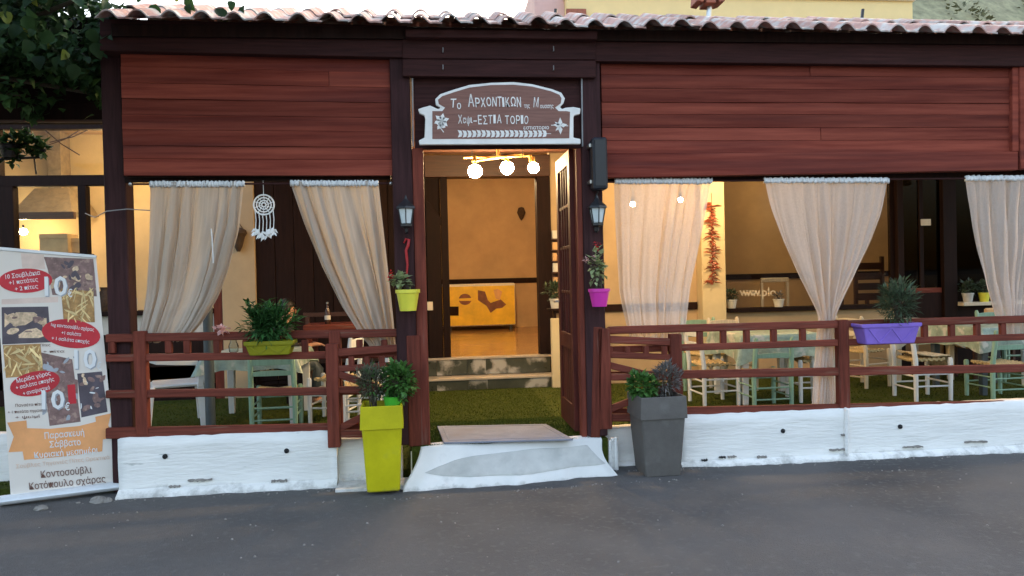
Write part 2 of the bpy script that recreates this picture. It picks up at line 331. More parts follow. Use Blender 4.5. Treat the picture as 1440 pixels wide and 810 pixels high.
struct('threshold_slope', g, TURF)
# artificial grass blades: nobody could count them
g = MB(); r = random.Random(3)
def blade(x, y, s):
    a = r.uniform(0, 2 * pi); l = r.uniform(.006, .011) * s; wd = .004 * s; b = len(g.v); dx, dy = cos(a), sin(a)
    z = floor_z(x, y); g.v.extend([(x - dy * wd, y + dx * wd, z - .014), (x + dy * wd, y - dx * wd, z - .014), (x + dx * l * .5, y + dy * l * .5, z - .012 + l)]); g.f.append((b, b + 1, b + 2))
for i in range(42000):
    blade(r.uniform(-.68, .62), -.01 + 4.1 * r.random() ** 1.8, 1)
for i in range(36000):
    blade(r.uniform(-4.6, 6.6), .25 + 3.8 * r.random() ** 1.2, 1.6)
tag(g.build('artificial_grass', TURFB), 'green artificial grass carpet covering the terrace floor', 'grass', kind='stuff')

# whitewashed apron / ramp with a bare concrete patch
p0, p1, p2, p3 = at(566, 684, -.24), at(872, 667, -.2), at(846, 628, -.02), at(592, 629, -.02)
g = MB(); NX, NY = 70, 14; top = []
def ramp_pt(u, v):
    x = (p0.x * (1 - u) + p1.x * u) * (1 - v) + (p3.x * (1 - u) + p2.x * u) * v
    x -= .045 * max(0, u - .8) / .2 * sin(pi * min(1, v * 1.05)) * (1 if v < .95 else 0); x += .02 * max(0, .2 - u) / .2 * sin(pi * v); y = -(.205 - .03 * u) * (1 - v) + -.02 * v + (.018 * sin(u * 9) + .010 * sin(u * 31 + 1) + .006 * sin(u * 57)) * (1 - v); z = .012 + (THZ - .02) * (v ** .85) * (.9 + .1 * v) + .004 * sin(u * 17 + v * 5)
    return Vector((x, y, z))
grid = [[ramp_pt(i / NX, j / NY) for i in range(NX + 1)] for j in range(NY + 1)]
grid = [[Vector((q.x, q.y - .012, -.03)) for q in grid[0]]] + grid + [[Vector((q.x, q.y + .1, q.z)) for q in grid[-1]]]
b = 0
for row in grid: g.v += [tuple(q) for q in row]
for j in range(len(grid) - 1):
    for i in range(NX): k = j * (NX + 1) + i; g.f.append((k, k + 1, k + NX + 2, k + NX + 1))
for side in (0, NX):                                                           # side skirts
    b = len(g.v)
    for j in range(len(grid)): q = grid[j][side]; g.v.append((q.x, q.y, -.03))
    for j in range(len(grid) - 1): k = j * (NX + 1) + side; g.f.append((k, k + NX + 1, b + j + 1, b + j))
ramp = struct('entrance_ramp', g, RAMPM, smooth='all')
g = MB(); ol = [(.53 + (u_ - .045 * (1 - u_) - .53) * 1.05, .52 + (v_ - .57) * 1.22) for u_, v_ in [(.13, .40), (.17, .50), (.24, .60), (.34, .68), (.46, .74), (.58, .76), (.70, .775), (.82, .79), (.90, .80), (.925, .66), (.95, .50), (.965, .40), (.88, .37), (.75, .33), (.62, .29), (.48, .27), (.34, .28), (.22, .32)]]
c = ramp_pt(.55, .53); g.v = [tuple(c + Vector((0, 0, .007)))] + [tuple(ramp_pt(u + .01 * sin(i * 3), v) + Vector((0, -.002, .006))) for i, (u, v) in enumerate(ol)]
g.f = [(0, i + 1, (i + 1) % len(ol) + 1) for i in range(len(ol))]
# denser patch so it follows the slope
ol = [(p_[0] + (q_[0] - p_[0]) * k / 4, p_[1] + (q_[1] - p_[1]) * k / 4) for p_, q_ in zip(ol, ol[1:] + ol[:1]) for k in range(4)]
g2 = MB(); rows = 26
for i in range(len(ol)):
    for k in range(rows + 1):
        u = .55 + (ol[i][0] - .55) * k / rows; v = .53 + (ol[i][1] - .53) * k / rows; g2.v.append(tuple(ramp_pt(u, v) + Vector((0, -.003, .009 if k < rows else .002))))
for i in range(len(ol)):
    for k in range(rows): a_ = i * (rows + 1) + k; b_ = ((i + 1) % len(ol)) * (rows + 1) + k; g2.f.append((a_, a_ + 1, b_ + 1, b_))
struct('concrete_patch', g2, CONC, parent=ramp, smooth='all')

# ================================================================ LOW WHITE WALLS
def wall(name, label, x0, x1, y0, y1, ztop0, ztop1, ledge=True):
    t = thing(name, label, 'wall', ((x0 + x1) / 2, (y0 + y1) / 2, 0))
    g = MB(); nn = max(4, int((x1 - x0) / .06)); rr = random.Random(int(x0 * 100)); fr = []; bk = []
    for lev in range(7):
        z = lev / 6
        fr.append([Vector((x0 + (x1 - x0) * i / nn, y0 + rr.uniform(-.005, .005) - (.012 if lev == 0 else 0), -.02 + (.02 + ztop0 + (ztop1 - ztop0) * i / nn + (rr.uniform(-.004, .004) if lev == 6 else 0)) * z)) for i in range(nn + 1)])
    top = [Vector((q.x, y1, q.z)) for q in fr[-1]]; bot = [Vector((q.x, y1, -.02)) for q in fr[0]]
    allr = fr + [top, bot]
    for row in allr: g.v += [tuple(q) for q in row]
    for j in range(len(allr) - 1):
        for i in range(nn): k = j * (nn + 1) + i; g.f.append((k, k + 1, k + nn + 2, k + nn + 1))
    for side in (0, nn): g.f.append(tuple(j * (nn + 1) + side for j in range(len(allr))))
    g.build('wall_body', WHITE, t, smooth='all')
    if ledge:
        g = MB(); l0 = []
        for i in range(nn + 1):
            x = x0 + (x1 - x0) * i / nn; l0.append((x, y0 - .05 + rr.uniform(-.02, .012), road_z(x, 0) + .012 + rr.uniform(0, .006)))
        g.v = [(q[0], q[1], -.02) for q in l0] + l0 + [(q[0], y0 - .004, .045) for q in l0]
        for j in range(2):
            for i in range(nn): k = j * (nn + 1) + i; g.f.append((k, k + 1, k + nn + 2, k + nn + 1))
        g.build('painted_footing', WHITE, t, smooth='all')
    return t
wl = wall('parapet_wall', 'long white painted low wall left of the entrance under the wooden fence', at(166, 650, .03).x, at(474, 650, .03).x, .03, .18, .395, .385)
wr = wall('parapet_wall', 'long white painted low wall right of the grey planter', at(955, 600, .03).x, 5.6, .03, .18, .385, .385)
for (px, py, rt) in ((232, 642, wl), (403, 634, wl), (1101, 606, wr), (1266, 600, wr)):
    q = at(px, py, .025); g = MB(); g.tube([(q.x, .022, q.z), (q.x, .05, q.z)], .018, 9); g.tube([(q.x, .012, q.z - .004), (q.x, .03, q.z)], [.011, .013], 8)
    g.build('drain_hole', BLACKM, rt)
q = at(1189, 575, .02); g = MB().bar((q.x, .022, .0), (q.x + .004, .02, .40), .03, .05); g.build('rendered_rib', WHITE, wr, bev=.012)
wall('pier_wall', 'short set back white wall behind the lime planter', at(474, 650, .14).x, at(566, 650, .14).x, .14, .24, .30, .30, True)
wall('pier_wall', 'short set back white wall beside the grey planter at the ramp', at(850, 640, .14).x, at(956, 640, .14).x, .14, .24, .30, .30, True)
wall('side_wall', 'white wall stretch half hidden behind the leaning menu banner', -5.0, at(166, 650, .03).x - .01, .42, .56, .39, .39, False)
struct('painted_edge', MB().box(.74, 1.12, -.15, .10, -.02, .012), RAMPM); struct('painted_edge', MB().box(-1.28, -.78, -.13, .10, -.02, .012), RAMPM)
# round whitewashed stubs at both ends of the ramp
for px, py, lab in ((585, 648, 'stubby white painted post by the lime planter and ramp'), (862, 632, 'stubby white painted post beside ramp near grey planter')):
    q = at(px, py, -.0); g = MB()
    for k in range(3): g.tube([(q.x + .022 * (k - 1), q.y + .02 * (k % 2), -.01), (q.x + .022 * (k - 1), q.y + .02 * (k % 2), q.z + .07 + .01 * k)], [.018, .014], 8)
    o = g.build('rebar_stub', WHITE, smooth=True); tag(o, lab, 'stub')

rr = random.Random(17)
for px, py, w_, rt in ((280, 676, 30, wl), (392, 677, 20, wl), (244, 685, 14, wl), (992, 648, 8, wr), (1017, 644, 9, wr), (1031, 643, 12, wr), (1073, 643, 13, wr), (1181, 633, 26, wr), (1286, 629, 30, wr), (1190, 612, 10, wr), (1375, 622, 34, wr)):
    q = at(px, py, .0); n_ = 11; pts = [(q.x + (k / (n_ - 1) - .5) * w_ / 185, q.z + rr.uniform(.001, .010)) for k in range(n_)] + [(q.x + (.5 - k / (n_ - 1)) * w_ / 185, q.z - rr.uniform(.001, .012)) for k in range(n_)]
    q.y = .006; MB().prism(pts, .012, .03).build('flaked_patch', BLACKM if w_ < 10 else STONE, rt)
g = MB()
for i in range(420):
    x = rr.uniform(-4.2, 4.6); y = -.03 - abs(rr.gauss(0, .035)) if i < 300 else rr.uniform(-2.2, -.1)
    if -.85 < x < .85: y -= .3
    if i < 300 and rr.random() < .5: x = rr.choice((-2.7, -1.3, -.9, .95, 1.3, 2.8)) + rr.gauss(0, .12)
    s_ = rr.uniform(.003, .009); b_ = len(g.v); z = road_z(x, y); q = [(x + s_ * cos(k * pi / 2.5 + i), y + s_ * .8 * sin(k * pi / 2.5 + i), z - .001) for k in range(5)]
    g.v += q + [(x + (a_ - x) * .6, y + (c_ - y) * .6, z + s_ * .8) for a_, c_, _ in q]; g.f += [(b_ + k, b_ + (k + 1) % 5, b_ + 5 + (k + 1) % 5, b_ + 5 + k) for k in range(5)] + [tuple(b_ + 5 + k for k in range(5))]
tag(g.build('gravel', STONE), 'fine grit and pebbles gathered along the foot of the white walls', 'gravel', kind='stuff')

# ================================================================ PORCH (timber front, roof)
P = thing('tavern_porch', 'dark red timber porch front with planked panels and tiled roof', 'porch', (0, 0.1, 0))
def px_bar(name, a, b, Y, depth, h, mt, parent, bev=.004):
    A, B = at(*a, Y), at(*b, Y); g = MB().bar(A + Vector((0, depth / 2, 0)), B + Vector((0, depth / 2, 0)), depth, h); return g.build(name, mt, parent, bev=bev)
def post(px0, px1, ytop, Y, depth, mt, z0=.0, name='post', parent=None, ref=None):
    a, b = at(px0, 300, Y).x, at(px1, 300, Y).x; zt = at((px0 + px1) / 2, ytop, Y).z
    g = MB().box(a, b, Y, Y + depth, z0, zt); return g.build(name, mt, parent or P, bev=.006)
post(147, 178, 40, .13, .14, POST, 0.0)                                     # corner post
post(553, 581, 40, 0, .13, POST, .27)
post(820, 848, 50, 0, .13, POST, .27)
g = MB().box(X(581.5, .01, 300), X(597, .01, 300), .012, .13, .245, at(590, 208, .01).z); g.build('door_jamb', RED_Z, P, bev=.004)
g = MB().box(X(812, .02, 300), X(819.5, .02, 300), .022, .13, .245, at(815, 208, .01).z); g.build('door_jamb', RED_Z, P, bev=.004)
xr = X(1433, 0, 160); g = MB().box(xr, xr + .16, -.012, .05, at(1436, 238, 0).z, at(1436, 60, 0).z); g.build('end_board', PLANK, P, bev=.006)
# beams above the panels
def beam_px(name, xa, ya0, ya1, xb, yb0, yb1, Y, d, mt):
    A0, A1, B0, B1 = at(xa, ya0, Y), at(xa, ya1, Y), at(xb, yb0, Y), at(xb, yb1, Y)
    g = MB(); dv = Vector((0, d, 0)); g.v = [tuple(q) for q in (A0, A1, B1, B0, A0 + dv, A1 + dv, B1 + dv, B0 + dv)]
    g.f = [(0, 1, 2, 3), (7, 6, 5, 4), (0, 4, 5, 1), (3, 2, 6, 7), (0, 3, 7, 4), (1, 5, 6, 2)]; return g.build(name, mt, P, bev=.004)
beam_px('beam', 140, 26, 71, 572, 36, 81, -.03, .16, BEAM)
beam_px('beam', 836, 46, 86, 1600, 52, 95, -.03, .16, BEAM)
beam_px('header_board', 566, 53, 82, 838, 56, 84, -.045, .15, BEAM)
beam_px('header_board', 566, 83, 107, 838, 85, 109, -.040, .15, BEAM)
beam_px('header_moulding', 570, 41, 52, 840, 44, 55, -.11, .24, BEAM)
for px, py in ((623, 74), (623, 98), (778, 72), (778, 99)):
    q = at(px, py, -.05); g = MB().tube([q, q + Vector((0, -.02, .0)), q + Vector((.0, -.02, .03))], .004, 6); g.build('hook', DULL, P)
g = MB(); a, b = at(581, 108, .03), at(822, 208, .03); g.box(a.x, b.x, .03, .07, b.z, a.z); g.build('sign_backing', BEAM, P)
for px in (580, 818): q0, q1 = at(px, 110, -.004), at(px + 1, 206, -.004); g = MB().bar(q0, q1, .010, .012); g.build('metal_strip', DULL, P)
# planks: photo rows, each its own board
def planks(xa, xb, ya, yb, n, Y, mt, seed, split=True):
    rr = random.Random(seed)
    ys = [i / n for i in range(n + 1)]; ys = [ys[0]] + [v + rr.uniform(-.012, .012) for v in ys[1:-1]] + [ys[-1]]
    for i in range(n):
        def z(px, f): t0, t1 = at(px, ya[0] + (ya[1] - ya[0]) * (px - xa) / (xb - xa), Y).z, at(px, yb[0] + (yb[1] - yb[0]) * (px - xa) / (xb - xa), Y).z; return t0 + (t1 - t0) * f
        cuts = [xa, xb]
        if split and rr.random() < .25: cuts = [xa, xa + (xb - xa) * rr.uniform(.15, .85), xb]
        for c0, c1 in zip(cuts, cuts[1:]):
            dy = rr.uniform(-.004, .004); A = at(c0, 150, Y).x + .001; B = at(c1, 150, Y).x - .001; tl = rr.uniform(-.002, .003)
            g = MB(); z00, z01, z10, z11 = z(c0, ys[i]) - .0008, z(c0, ys[i + 1]) + .0008, z(c1, ys[i]) - .0008, z(c1, ys[i + 1]) + .0008
            yb_, yt_ = Y + dy - tl, Y + dy + tl
            nn = max(3, int((B - A) / .25)); R0 = []
            for k in range(nn + 1):
                u = k / nn; x = A + (B - A) * u; wob = rr.uniform(-.0025, .0025); zt, zb = z00 + (z10 - z00) * u, z01 + (z11 - z01) * u
                R0.append([(x, yb_ + wob, zb + rr.uniform(-.001, .001)), (x, yt_ + wob, zt), (x, Y + .03, zt), (x, Y + .03, zb)])
            g.rings(R0); g.build('plank', mt, P, bev=.0015)
planks(171, 556, (71, 81), (247, 247), 8, .035, PLANK, 5)
planks(846, 1424, (87, 92), (216, 214), 7, .035, PLANK, 11)
beam_px('bottom_board', 846, 216, 250, 1432, 213, 239, -.004, .07, PLANK)
beam_px('end_board', 1424, 92, 213, 1433, 93, 213, .0, .06, PLANK)
g = MB(); g.box(X(1450, .03), 5.9, .035, .07, 2.19, 3.06); g.build('plank', PLANK, P)
g = MB(); g.box(X(178, .07), X(553, .07), .067, .082, 2.215, 3.16); g.build('backing_board', DARKW, P)
g = MB(); g.box(X(848, .07), 5.9, .067, .082, 2.215, 3.16); g.build('backing_board', DARKW, P)
g = MB(); g.box(X(178, .1), X(553, .1), .12, .15, 2.19, 2.26); g.build('rail_board', DARKW, P)
g = MB(); g.box(X(848, .1), 5.9, .12, .15, 2.16, 2.25); g.build('rail_board', DARKW, P)
g = MB(); g.box(5.8, 5.95, 0, .14, 0, 3.1); g.build('post', POST, P)
# ceiling of the porch
for i in range(18):
    y = .16 + i * .238; g = MB().box(-2.95, 7.4, y, y + .232, 3.10 + RND.uniform(0, .006), 3.125); g.build('ceiling_board', CEIL, P)
for i, x in enumerate((-2.7, -1.7, -.75, .35, 1.3, 2.3, 3.3, 4.3, 5.3)):
    g = MB().box(x, x + .09, .16, 4.44, 2.97, 3.097); g.build('rafter', CEIL, P, bev=.004)
g = MB().box(-2.9, 7.3, 2.75, 2.87, 2.84, 2.967); g.build('cross_beam', CEIL, P, bev=.005)
# roof: sheathing + single tiles in two courses + ridge caps
EY, EZ0 = -.24, 3.225
slope = .38
def eave(px): return at(px, 40 if px > 800 else 40 - (800 - px) * .012, EY).z
rf = MB(); 
def roof_z(x, y): return 3.245 + .012 * (-1 if x < -.5 else 0) + (y - EY) * slope
rf.add([(-2.70, -.06, 3.245), (7.4, -.06, 3.22), (7.4, .62, 3.45), (-2.70, .62, 3.48), (-2.70, 4.48, 3.30), (7.4, 4.48, 3.30), (-2.70, -.06, 3.16), (7.4, -.06, 3.16), (-2.70, 4.48, 3.16), (7.4, 4.48, 3.16)],
       [(0, 1, 2, 3), (3, 2, 5, 4), (6, 8, 9, 7), (0, 6, 7, 1), (4, 5, 9, 8), (0, 3, 4, 8, 6), (1, 7, 9, 5, 2)])
roof = rf.build('roof', DARKW, P)
PW = .205; TL = .50
prof = []
for k in range(15):
    u = k / 14; x = u * (PW + .022)
    h = .052 * max(0, sin(pi * min(1, max(0, (u - .04) / .56)))) ** .8 if u < .60 else .004 * sin((u - .6) * 8)
    prof.append((x, h))
tm = MB(); th = .011
for yy, z0 in ((0, 0), (TL, TL * slope)):
    tm.v += [(x - PW / 2, yy - TL / 2, h + z0 - TL * slope / 2) for x, h in prof] + [(x - PW / 2, yy - TL / 2, h + z0 - th - TL * slope / 2) for x, h in reversed(prof)]
nn = 30
for k in range(nn): tm.f.append((k, (k + 1) % nn, nn + (k + 1) % nn, nn + k))
for k in range(14): tm.f.append((k, nn - 1 - k, nn - 2 - k, k + 1)); tm.f.append((nn + k, nn + k + 1, nn + nn - 2 - k, nn + nn - 1 - k))
proto = tm.build('roof_tile', TILE, roof, smooth=True, org=(0, 0, 0)); first = True
rr = random.Random(2)
for c in range(2):
    i = 0; x = -2.74
    while x < 6.4:
        y = EY + TL / 2 + c * .42; z = 3.212 - .0065 * x + c * .42 * slope + TL * slope / 2 + c * .016
        o = proto if first else proto.copy()
        if not first: COL.objects.link(o)
        first = False
        o.parent = roof; o.location = Vector((x + PW / 2 + rr.uniform(-.006, .006), y + rr.uniform(-.012, .012), z + rr.uniform(-.004, .006))) - ABS['roof']
        o.rotation_euler = (rr.uniform(-.012, .012), rr.uniform(-.015, .015), rr.uniform(-.02, .02)); x += PW
rg = MB(); RL = .285
for yy, rad in ((0, .062), (RL * .86, .058), (RL * .861, .074), (RL, .074)):
    rg.v += [(yy, rad * cos(pi * k / 8), rad * sin(pi * k / 8)) for k in range(9)]
for j in range(3):
    for k in range(8): rg.f.append((j * 9 + k, j * 9 + k + 1, (j + 1) * 9 + k + 1, (j + 1) * 9 + k))
proto = rg.build('ridge_tile', TILE, roof, smooth=True, org=(0, 0, 0)); x = -2.74; first = True
while x < 6.3:
    o = proto if first else proto.copy()
    if not first: COL.objects.link(o)
    first = False; o.parent = roof; o.location = Vector((x, .66, 3.495 - .0065 * x + rr.uniform(-.006, .006))) - ABS['roof']; o.rotation_euler = (0, rr.uniform(-.02, .02), rr.uniform(-.01, .01)); x += RL - .022
for px in (555, 780, 1212):
    q = at(px, 18, .62); g = MB().tube([q + Vector((0, 0, -.05)), q + Vector((.01, 0, .03))], .014, 7); g.build('roof_clip', BLACKM, P)

# terracotta chimney cowl on a bent pipe
q = at(995, 0, .9); T = thing('chimney_cowl', 'red terracotta chimney cowl on a thin bent pipe above the roof', 'chimney', (q.x, q.y, 3.5))
g = MB().tube([(q.x - .01, q.y, 3.5), (q.x + .015, q.y, q.z - .05), (q.x, q.y, q.z + .0)], .022, 8); g.build('pipe', STEEL, T)
g = MB(); z = q.z; hw = .125
g.prism([(q.x - hw, z - .04), (q.x - .07, z - .05), (q.x - .05, z + .015), (q.x - .04, z + .015), (q.x - .045, z - .055), (q.x + .045, z - .055), (q.x + .04, z + .015), (q.x + .055, z + .015), (q.x + .075, z - .05), (q.x + hw, z - .035), (q.x + hw * .85, z + .13), (q.x + .09, z + .22), (q.x - .09, z + .22), (q.x - hw * .85, z + .13)], q.y - .09, q.y + .09)
g.build('cowl', TERRA, T, bev=.008)
g = MB().lathe([(.10, 0), (.13, .02), (.05, .12), (0.0, .14)], 14, (q.x, q.y, z + .222)); g.build('cap', TERRA, T)

# house and hill beyond the roof
q0, q1 = at(797, 20, 14), at(1283, 2, 14)
T = thing('yellow_house', 'pale yellow rendered house with a pink side wing behind the roof', 'house', ((q0.x + q1.x) / 2, 16, 0))
ztl, ztr = q1.z + .95 * 0, q1.z
g = MB().box(q0.x, q1.x, 14, 22, -.02, q1.z); g.build('wall', YELW, T)
g = MB().box(q0.x - .05, q1.x + .05, 13.93, 22.1, q1.z + .002, q1.z + .10); g.build('parapet_coping', PAINTC, T)
a = at(752, 20, 14.3).x; g = MB().box(a, q0.x - .004, 14.3, 21, -.02, q1.z + .5); g.build('side_wing', PINKW, T)
g = MB().box(q0.x - .02, q0.x + .5, 13.9, 13.998, at(797, 18, 14).z - .6, at(797, 14, 14).z); g.build('ledge', TERRA, T)
for k in range(3):
    xx = q0.x + 1.3 + k * 3.2; f = MB().box(xx, xx + 1.1, 13.95, 13.998, 2.0, 3.4).build('window', PAINTW, T, bev=.01); MB().box(xx + .08, xx + 1.02, 13.93, 13.948, 2.08, 3.32).build('pane', DARKW, f)
g = MB(); rr = random.Random(9); HN, HM = 40, 18
def hill_z(x, y): d = (y - 30) / 50; return max(-.1, 52 * max(0, d) ** .9 * (1 + .15 * sin(x * .05)) * max(0, min(1, (x - 5) / 24)) + 1.2 * sin(x * .33) * sin(y * .27) * max(0, d))
for j in range(HM + 1):
    for i in range(HN + 1): xx, yy = 0 + 130 * i / HN, 28 + 70 * j / HM; g.v.append((xx, yy, hill_z(xx, yy)))
for j in range(HM):
    for i in range(HN): k = j * (HN + 1) + i; g.f.append((k, k + 1, k + HN + 2, k + HN + 1))
struct('hillside', g, HILL, smooth='all')
g = MB()
for i in range(900):
    xx, yy = rr.uniform(18, 110), rr.uniform(38, 96); z = hill_z(xx, yy); R_ = rr.uniform(.5, 1.3)
    for k in range(46):
        d = Vector((rr.gauss(0, 1), rr.gauss(0, 1), abs(rr.gauss(0, 1)))).normalized(); pnt = Vector((xx, yy, z)) + d * R_ * rr.uniform(.5, 1)
        g.leaf(pnt, d + Vector((rr.uniform(-.6, .6), rr.uniform(-.6, .6), rr.uniform(-.5, .5))), (0, 0, 1), R_ * .32, R_ * .26)
tag(g.build('scrub', HILLB), 'grey green scrub covering the far hillside', 'scrub', kind='stuff')

# ================================================================ SIGN
sg = thing('tavern_sign', 'white framed brown wooden tavern sign with hand painted Greek lettering', 'sign', tuple(at(703, 205, -.06)))
def sp(px, py): q = at(px, py, -.06); return (q.x, q.z)
half = [(590, 204), (816, 203), (816, 196), (806, 194), (806, 166), (807, 163), (815, 161), (816, 153), (806, 151), (795, 152), (790, 154), (787, 151), (792, 146), (794, 139), (789, 131), (776, 126), (748, 119), (722, 116), (690, 117), (660, 120), (640, 126), (619, 133), (612, 140), (613, 148), (620, 152), (616, 154), (605, 149), (597, 151), (588, 154), (590, 160), (597, 163), (598, 168), (597, 194), (589, 198)]
poly = [sp(*q) for q in half]
g = MB().prism(poly, -.075, -.045); g.build('frame', SIGNW, sg, bev=.004)
inner = [(608, 196), (800, 195), (801, 158), (796, 157), (785, 157), (780, 152), (788, 146), (789, 139), (786, 134), (774, 129), (748, 122.5), (722, 120), (690, 120.5), (660, 124), (640, 130), (622, 136), (616, 141), (617, 147), (626, 152), (622, 157), (608, 157)]
g = MB().prism([sp(*q) for q in inner], -.0775, -.0752); g.build('board', SIGNB, sg)
ROLL = Matrix.Rotation(radians(-.6), 4, 'Y')
def sign_text(g, s, px, py, hpx, **k):
    q = at(px, py, -.0785); M = Matrix.Translation((q.x, -.0785, q.z)) @ ROLL @ Matrix.Rotation(pi / 2, 4, 'X'); text_mb(g, s, hpx / 195 * 1.25, M, **k)
g = MB()
sign_text(g, 'Τ', 638, 146, 13, bold=.0008, shear=.12, fit=8 / 195); sign_text(g, 'ο', 645.5, 148.5, 12, bold=.0008, fit=5.5 / 195)
g.build('upper_lettering', SIGNW, sg); g = MB()
x = 657
for ch, wd, hh in (('Α', 13, 19), ('Ρ', 10, 14), ('Χ', 10, 14), ('Ο', 10, 13), ('Ν', 10, 14), ('Τ', 8.5, 15), ('Ι', 5, 14), ('Κ', 9, 14), ('Ω', 11, 14), ('Ν', 9, 15)):
    sign_text(g, ch, x + wd / 2 - 1, 144.5 + (0 if hh < 18 else -2) + RND.uniform(-.7, .7), hh, bold=.0010, shear=RND.uniform(-.1, .1), fit=wd * .66 / 195); x += wd * .80
g.build('upper_lettering', SIGNW, sg); g = MB(); sign_text(g, 'της', 741, 149, 6.5, bold=.0003, fit=8 / 195); sign_text(g, 'Μ', 754, 145, 15, bold=.0006, fit=8 / 195, shear=.2); g.build('upper_lettering', SIGNW, sg); g = MB(); sign_text(g, 'ουσσης', 769, 149.5, 6.5, bold=.0004, fit=19 / 195)
g.build('upper_lettering', SIGNW, sg); g = MB()
x = 643
for ch, wd, hh in (('Χ', 8, 13), ('α', 6, 11), ('ψ', 6, 12), ('ι', 4, 11), ('-', 7, 11), ('Ε', 8, 14), ('Σ', 8.5, 13), ('Τ', 8, 13), ('Ι', 5, 13), ('Α', 9, 13), (' ', 4, 12), ('Τ', 8, 13), ('Ο', 9, 12), ('Ρ', 8, 13), ('Ι', 5, 13), ('Ο', 8, 12)):
    if ch != ' ': sign_text(g, ch, x + wd / 2, 169 + RND.uniform(-.8, .8), hh, bold=.0005, shear=RND.uniform(-.1, .12), fit=wd * .7 / 195)
    x += wd * .9
sign_text(g, 'εστιατοριο', 754, 179.5, 6, bold=.0003, fit=36 / 195)
g.build('lower_lettering', SIGNW, sg)
def flatleaf(g, px, py, ang, L, W):
    q = at(px, py, -.0785); d = Vector((cos(ang), 0, sin(ang))); r_ = Vector((-sin(ang), 0, cos(ang))); L /= 195; W /= 195
    pts = [q, q + d * L * .4 + r_ * W * .5, q + d * L, q + d * L * .4 - r_ * W * .5]
    b = len(g.v); g.v += [tuple(p_) for p_ in pts] + [tuple(p_ + Vector((0, .0012, 0))) for p_ in pts]; g.f += [(b, b + 1, b + 2, b + 3), (b, b + 4, b + 5, b + 1), (b + 1, b + 5, b + 6, b + 2), (b + 2, b + 6, b + 7, b + 3), (b + 3, b + 7, b + 4, b)]
g = MB()
for i in range(19):
    px = 650 + i * 6.6; py = 188 + .3 * sin(i)
    flatleaf(g, px, py, pi * .78, 8, 5); flatleaf(g, px, py, -pi * .78, 8, 5)
g.bar(at(648, 188.5, -.0785), at(775, 188, -.0785), .001, .003); g.build('leaf_garland', SIGNW, sg)
g = MB()
for k in range(6): flatleaf(g, 621, 170, k * pi / 3 + .3, 11, 8)
for k in range(4): flatleaf(g, 615 + k * 4, 182 - k, pi * (.3 + k * .2), 9, 5)
g.bar(at(612, 170, -.0785), at(624, 186, -.0785), .001, .006); g.build('flower_motif', SIGNW, sg)
g = MB()
for k, a_ in enumerate((pi / 2, -pi / 2, .2, pi - .2, pi * .8, pi * 1.25)): flatleaf(g, 788, 177, a_, 12 - (k > 1) * 2, 6 - (k > 3) * 2)
g.bar(at(775, 176, -.0785), at(799, 177, -.0785), .001, .005); g.build('flower_motif', SIGNW, sg)

# ================================================================ OPEN DOOR LEAF
hx = X(817, .14, 400); D = thing('entrance_door', 'dark red glazed wooden door leaf standing open at the entrance', 'door', (hx - .03, .15, THZ))
dt, db, dl, dw = at(815, 209, .14).z - THZ, .012, .62, .04
DOORM = mat('dark_red_door_varnish', (.062, .0125, .0085), .55, .3, 4, WZ, .2, rnd=.12, spec=.2)
def dbox(name, y0, y1, z0, z1, mt=DOORM, x0=-dw, x1=0, parent=D): g = MB().box(x0, x1, y0, y1, z0, z1); return g.build(name, mt, parent, loc=True, bev=.003)
dbox('stile', 0, .09, db, dt); dbox('stile', dl - .09, dl, db, dt); dbox('top_rail', .0915, dl - .0915, dt - .11, dt)
dbox('middle_rail', .0915, dl - .0915, .62, .74); dbox('bottom_rail', .0915, dl - .0915, db, .20)
for z in (1.05, 1.40, 1.72): dbox('glazing_bar', .0915, dl - .0915, z, z + .025, x0=-.032, x1=-.008)
for y in (.195, .30, .405): dbox('glazing_bar', y, y + .022, .742, dt - .112, x0=-.034, x1=-.006)
for i in range(5): y = .0925 + i * .0872; dbox('panel_slat', y, y + .084, .202, .618, x0=-.03, x1=-.012)
dbox('pane', .0915, dl - .0915, .742, dt - .112, GLASS, -.022, -.018)
g = MB().tube([(-.045, dl - .05, .98), (-.085, dl - .05, .98), (-.085, dl - .14, .98)], .008, 8); g.build('handle', STEEL, D, loc=True)

# ================================================================ FENCES AND GATES
def rail(name, a, b, Y, d, h, parent, mt=RED_X): return px_bar(name, a, b, Y, d, h, mt, parent, .006)
def upright(name, px, y0, y1, Y, wpx, d, parent, mt=RED_Z):
    A, B = at(px, y0, Y), at(px, y1, Y); g = MB().box(A.x - wpx / 390, A.x + wpx / 390, Y, Y + d, B.z, A.z); return g.build(name, mt, parent, bev=.005)
F = thing('wooden_fence', 'red brown wooden rail fence on the white wall left of the entrance', 'fence', (X(380, .08), .08, .39))
for ya, yb, h in ((472, 464, .058), (500, 494, .052), (551, 545, .055), (606, 597, .075)):
    rail('rail', (148, ya + 4), (572, yb + 4), .08, .045, h, F)
for px in (195, 470): upright('fence_post', px, 466, 612 if px < 300 else 600, .07, 16, .07, F)
for px in (156, 236, 262, 304, 345, 386, 428, 505, 540): upright('baluster', px, 478, 497, .083, 9, .038, F)
F = thing('wooden_fence', 'red brown wooden rail fence on the white wall right of the entrance', 'fence', (X(1190, .08), .08, .39))
for ya, yb, h in ((459, 446, .058), (486, 471, .05), (524, 515, .062), (577, 567, .075)):
    s = (yb - ya) / 480; rail('rail', (856, ya + 3 - s * 104), (1187, ya + 3 + s * 227), .08, .045, h, F); rail('rail', (1188, ya + 3 + s * 228), (1560, ya + 3 + s * 600), .08, .045, h, F)
for px in (1187, 1432 + 60): upright('fence_post', px, 450, 579, .062, 16, .075, F)
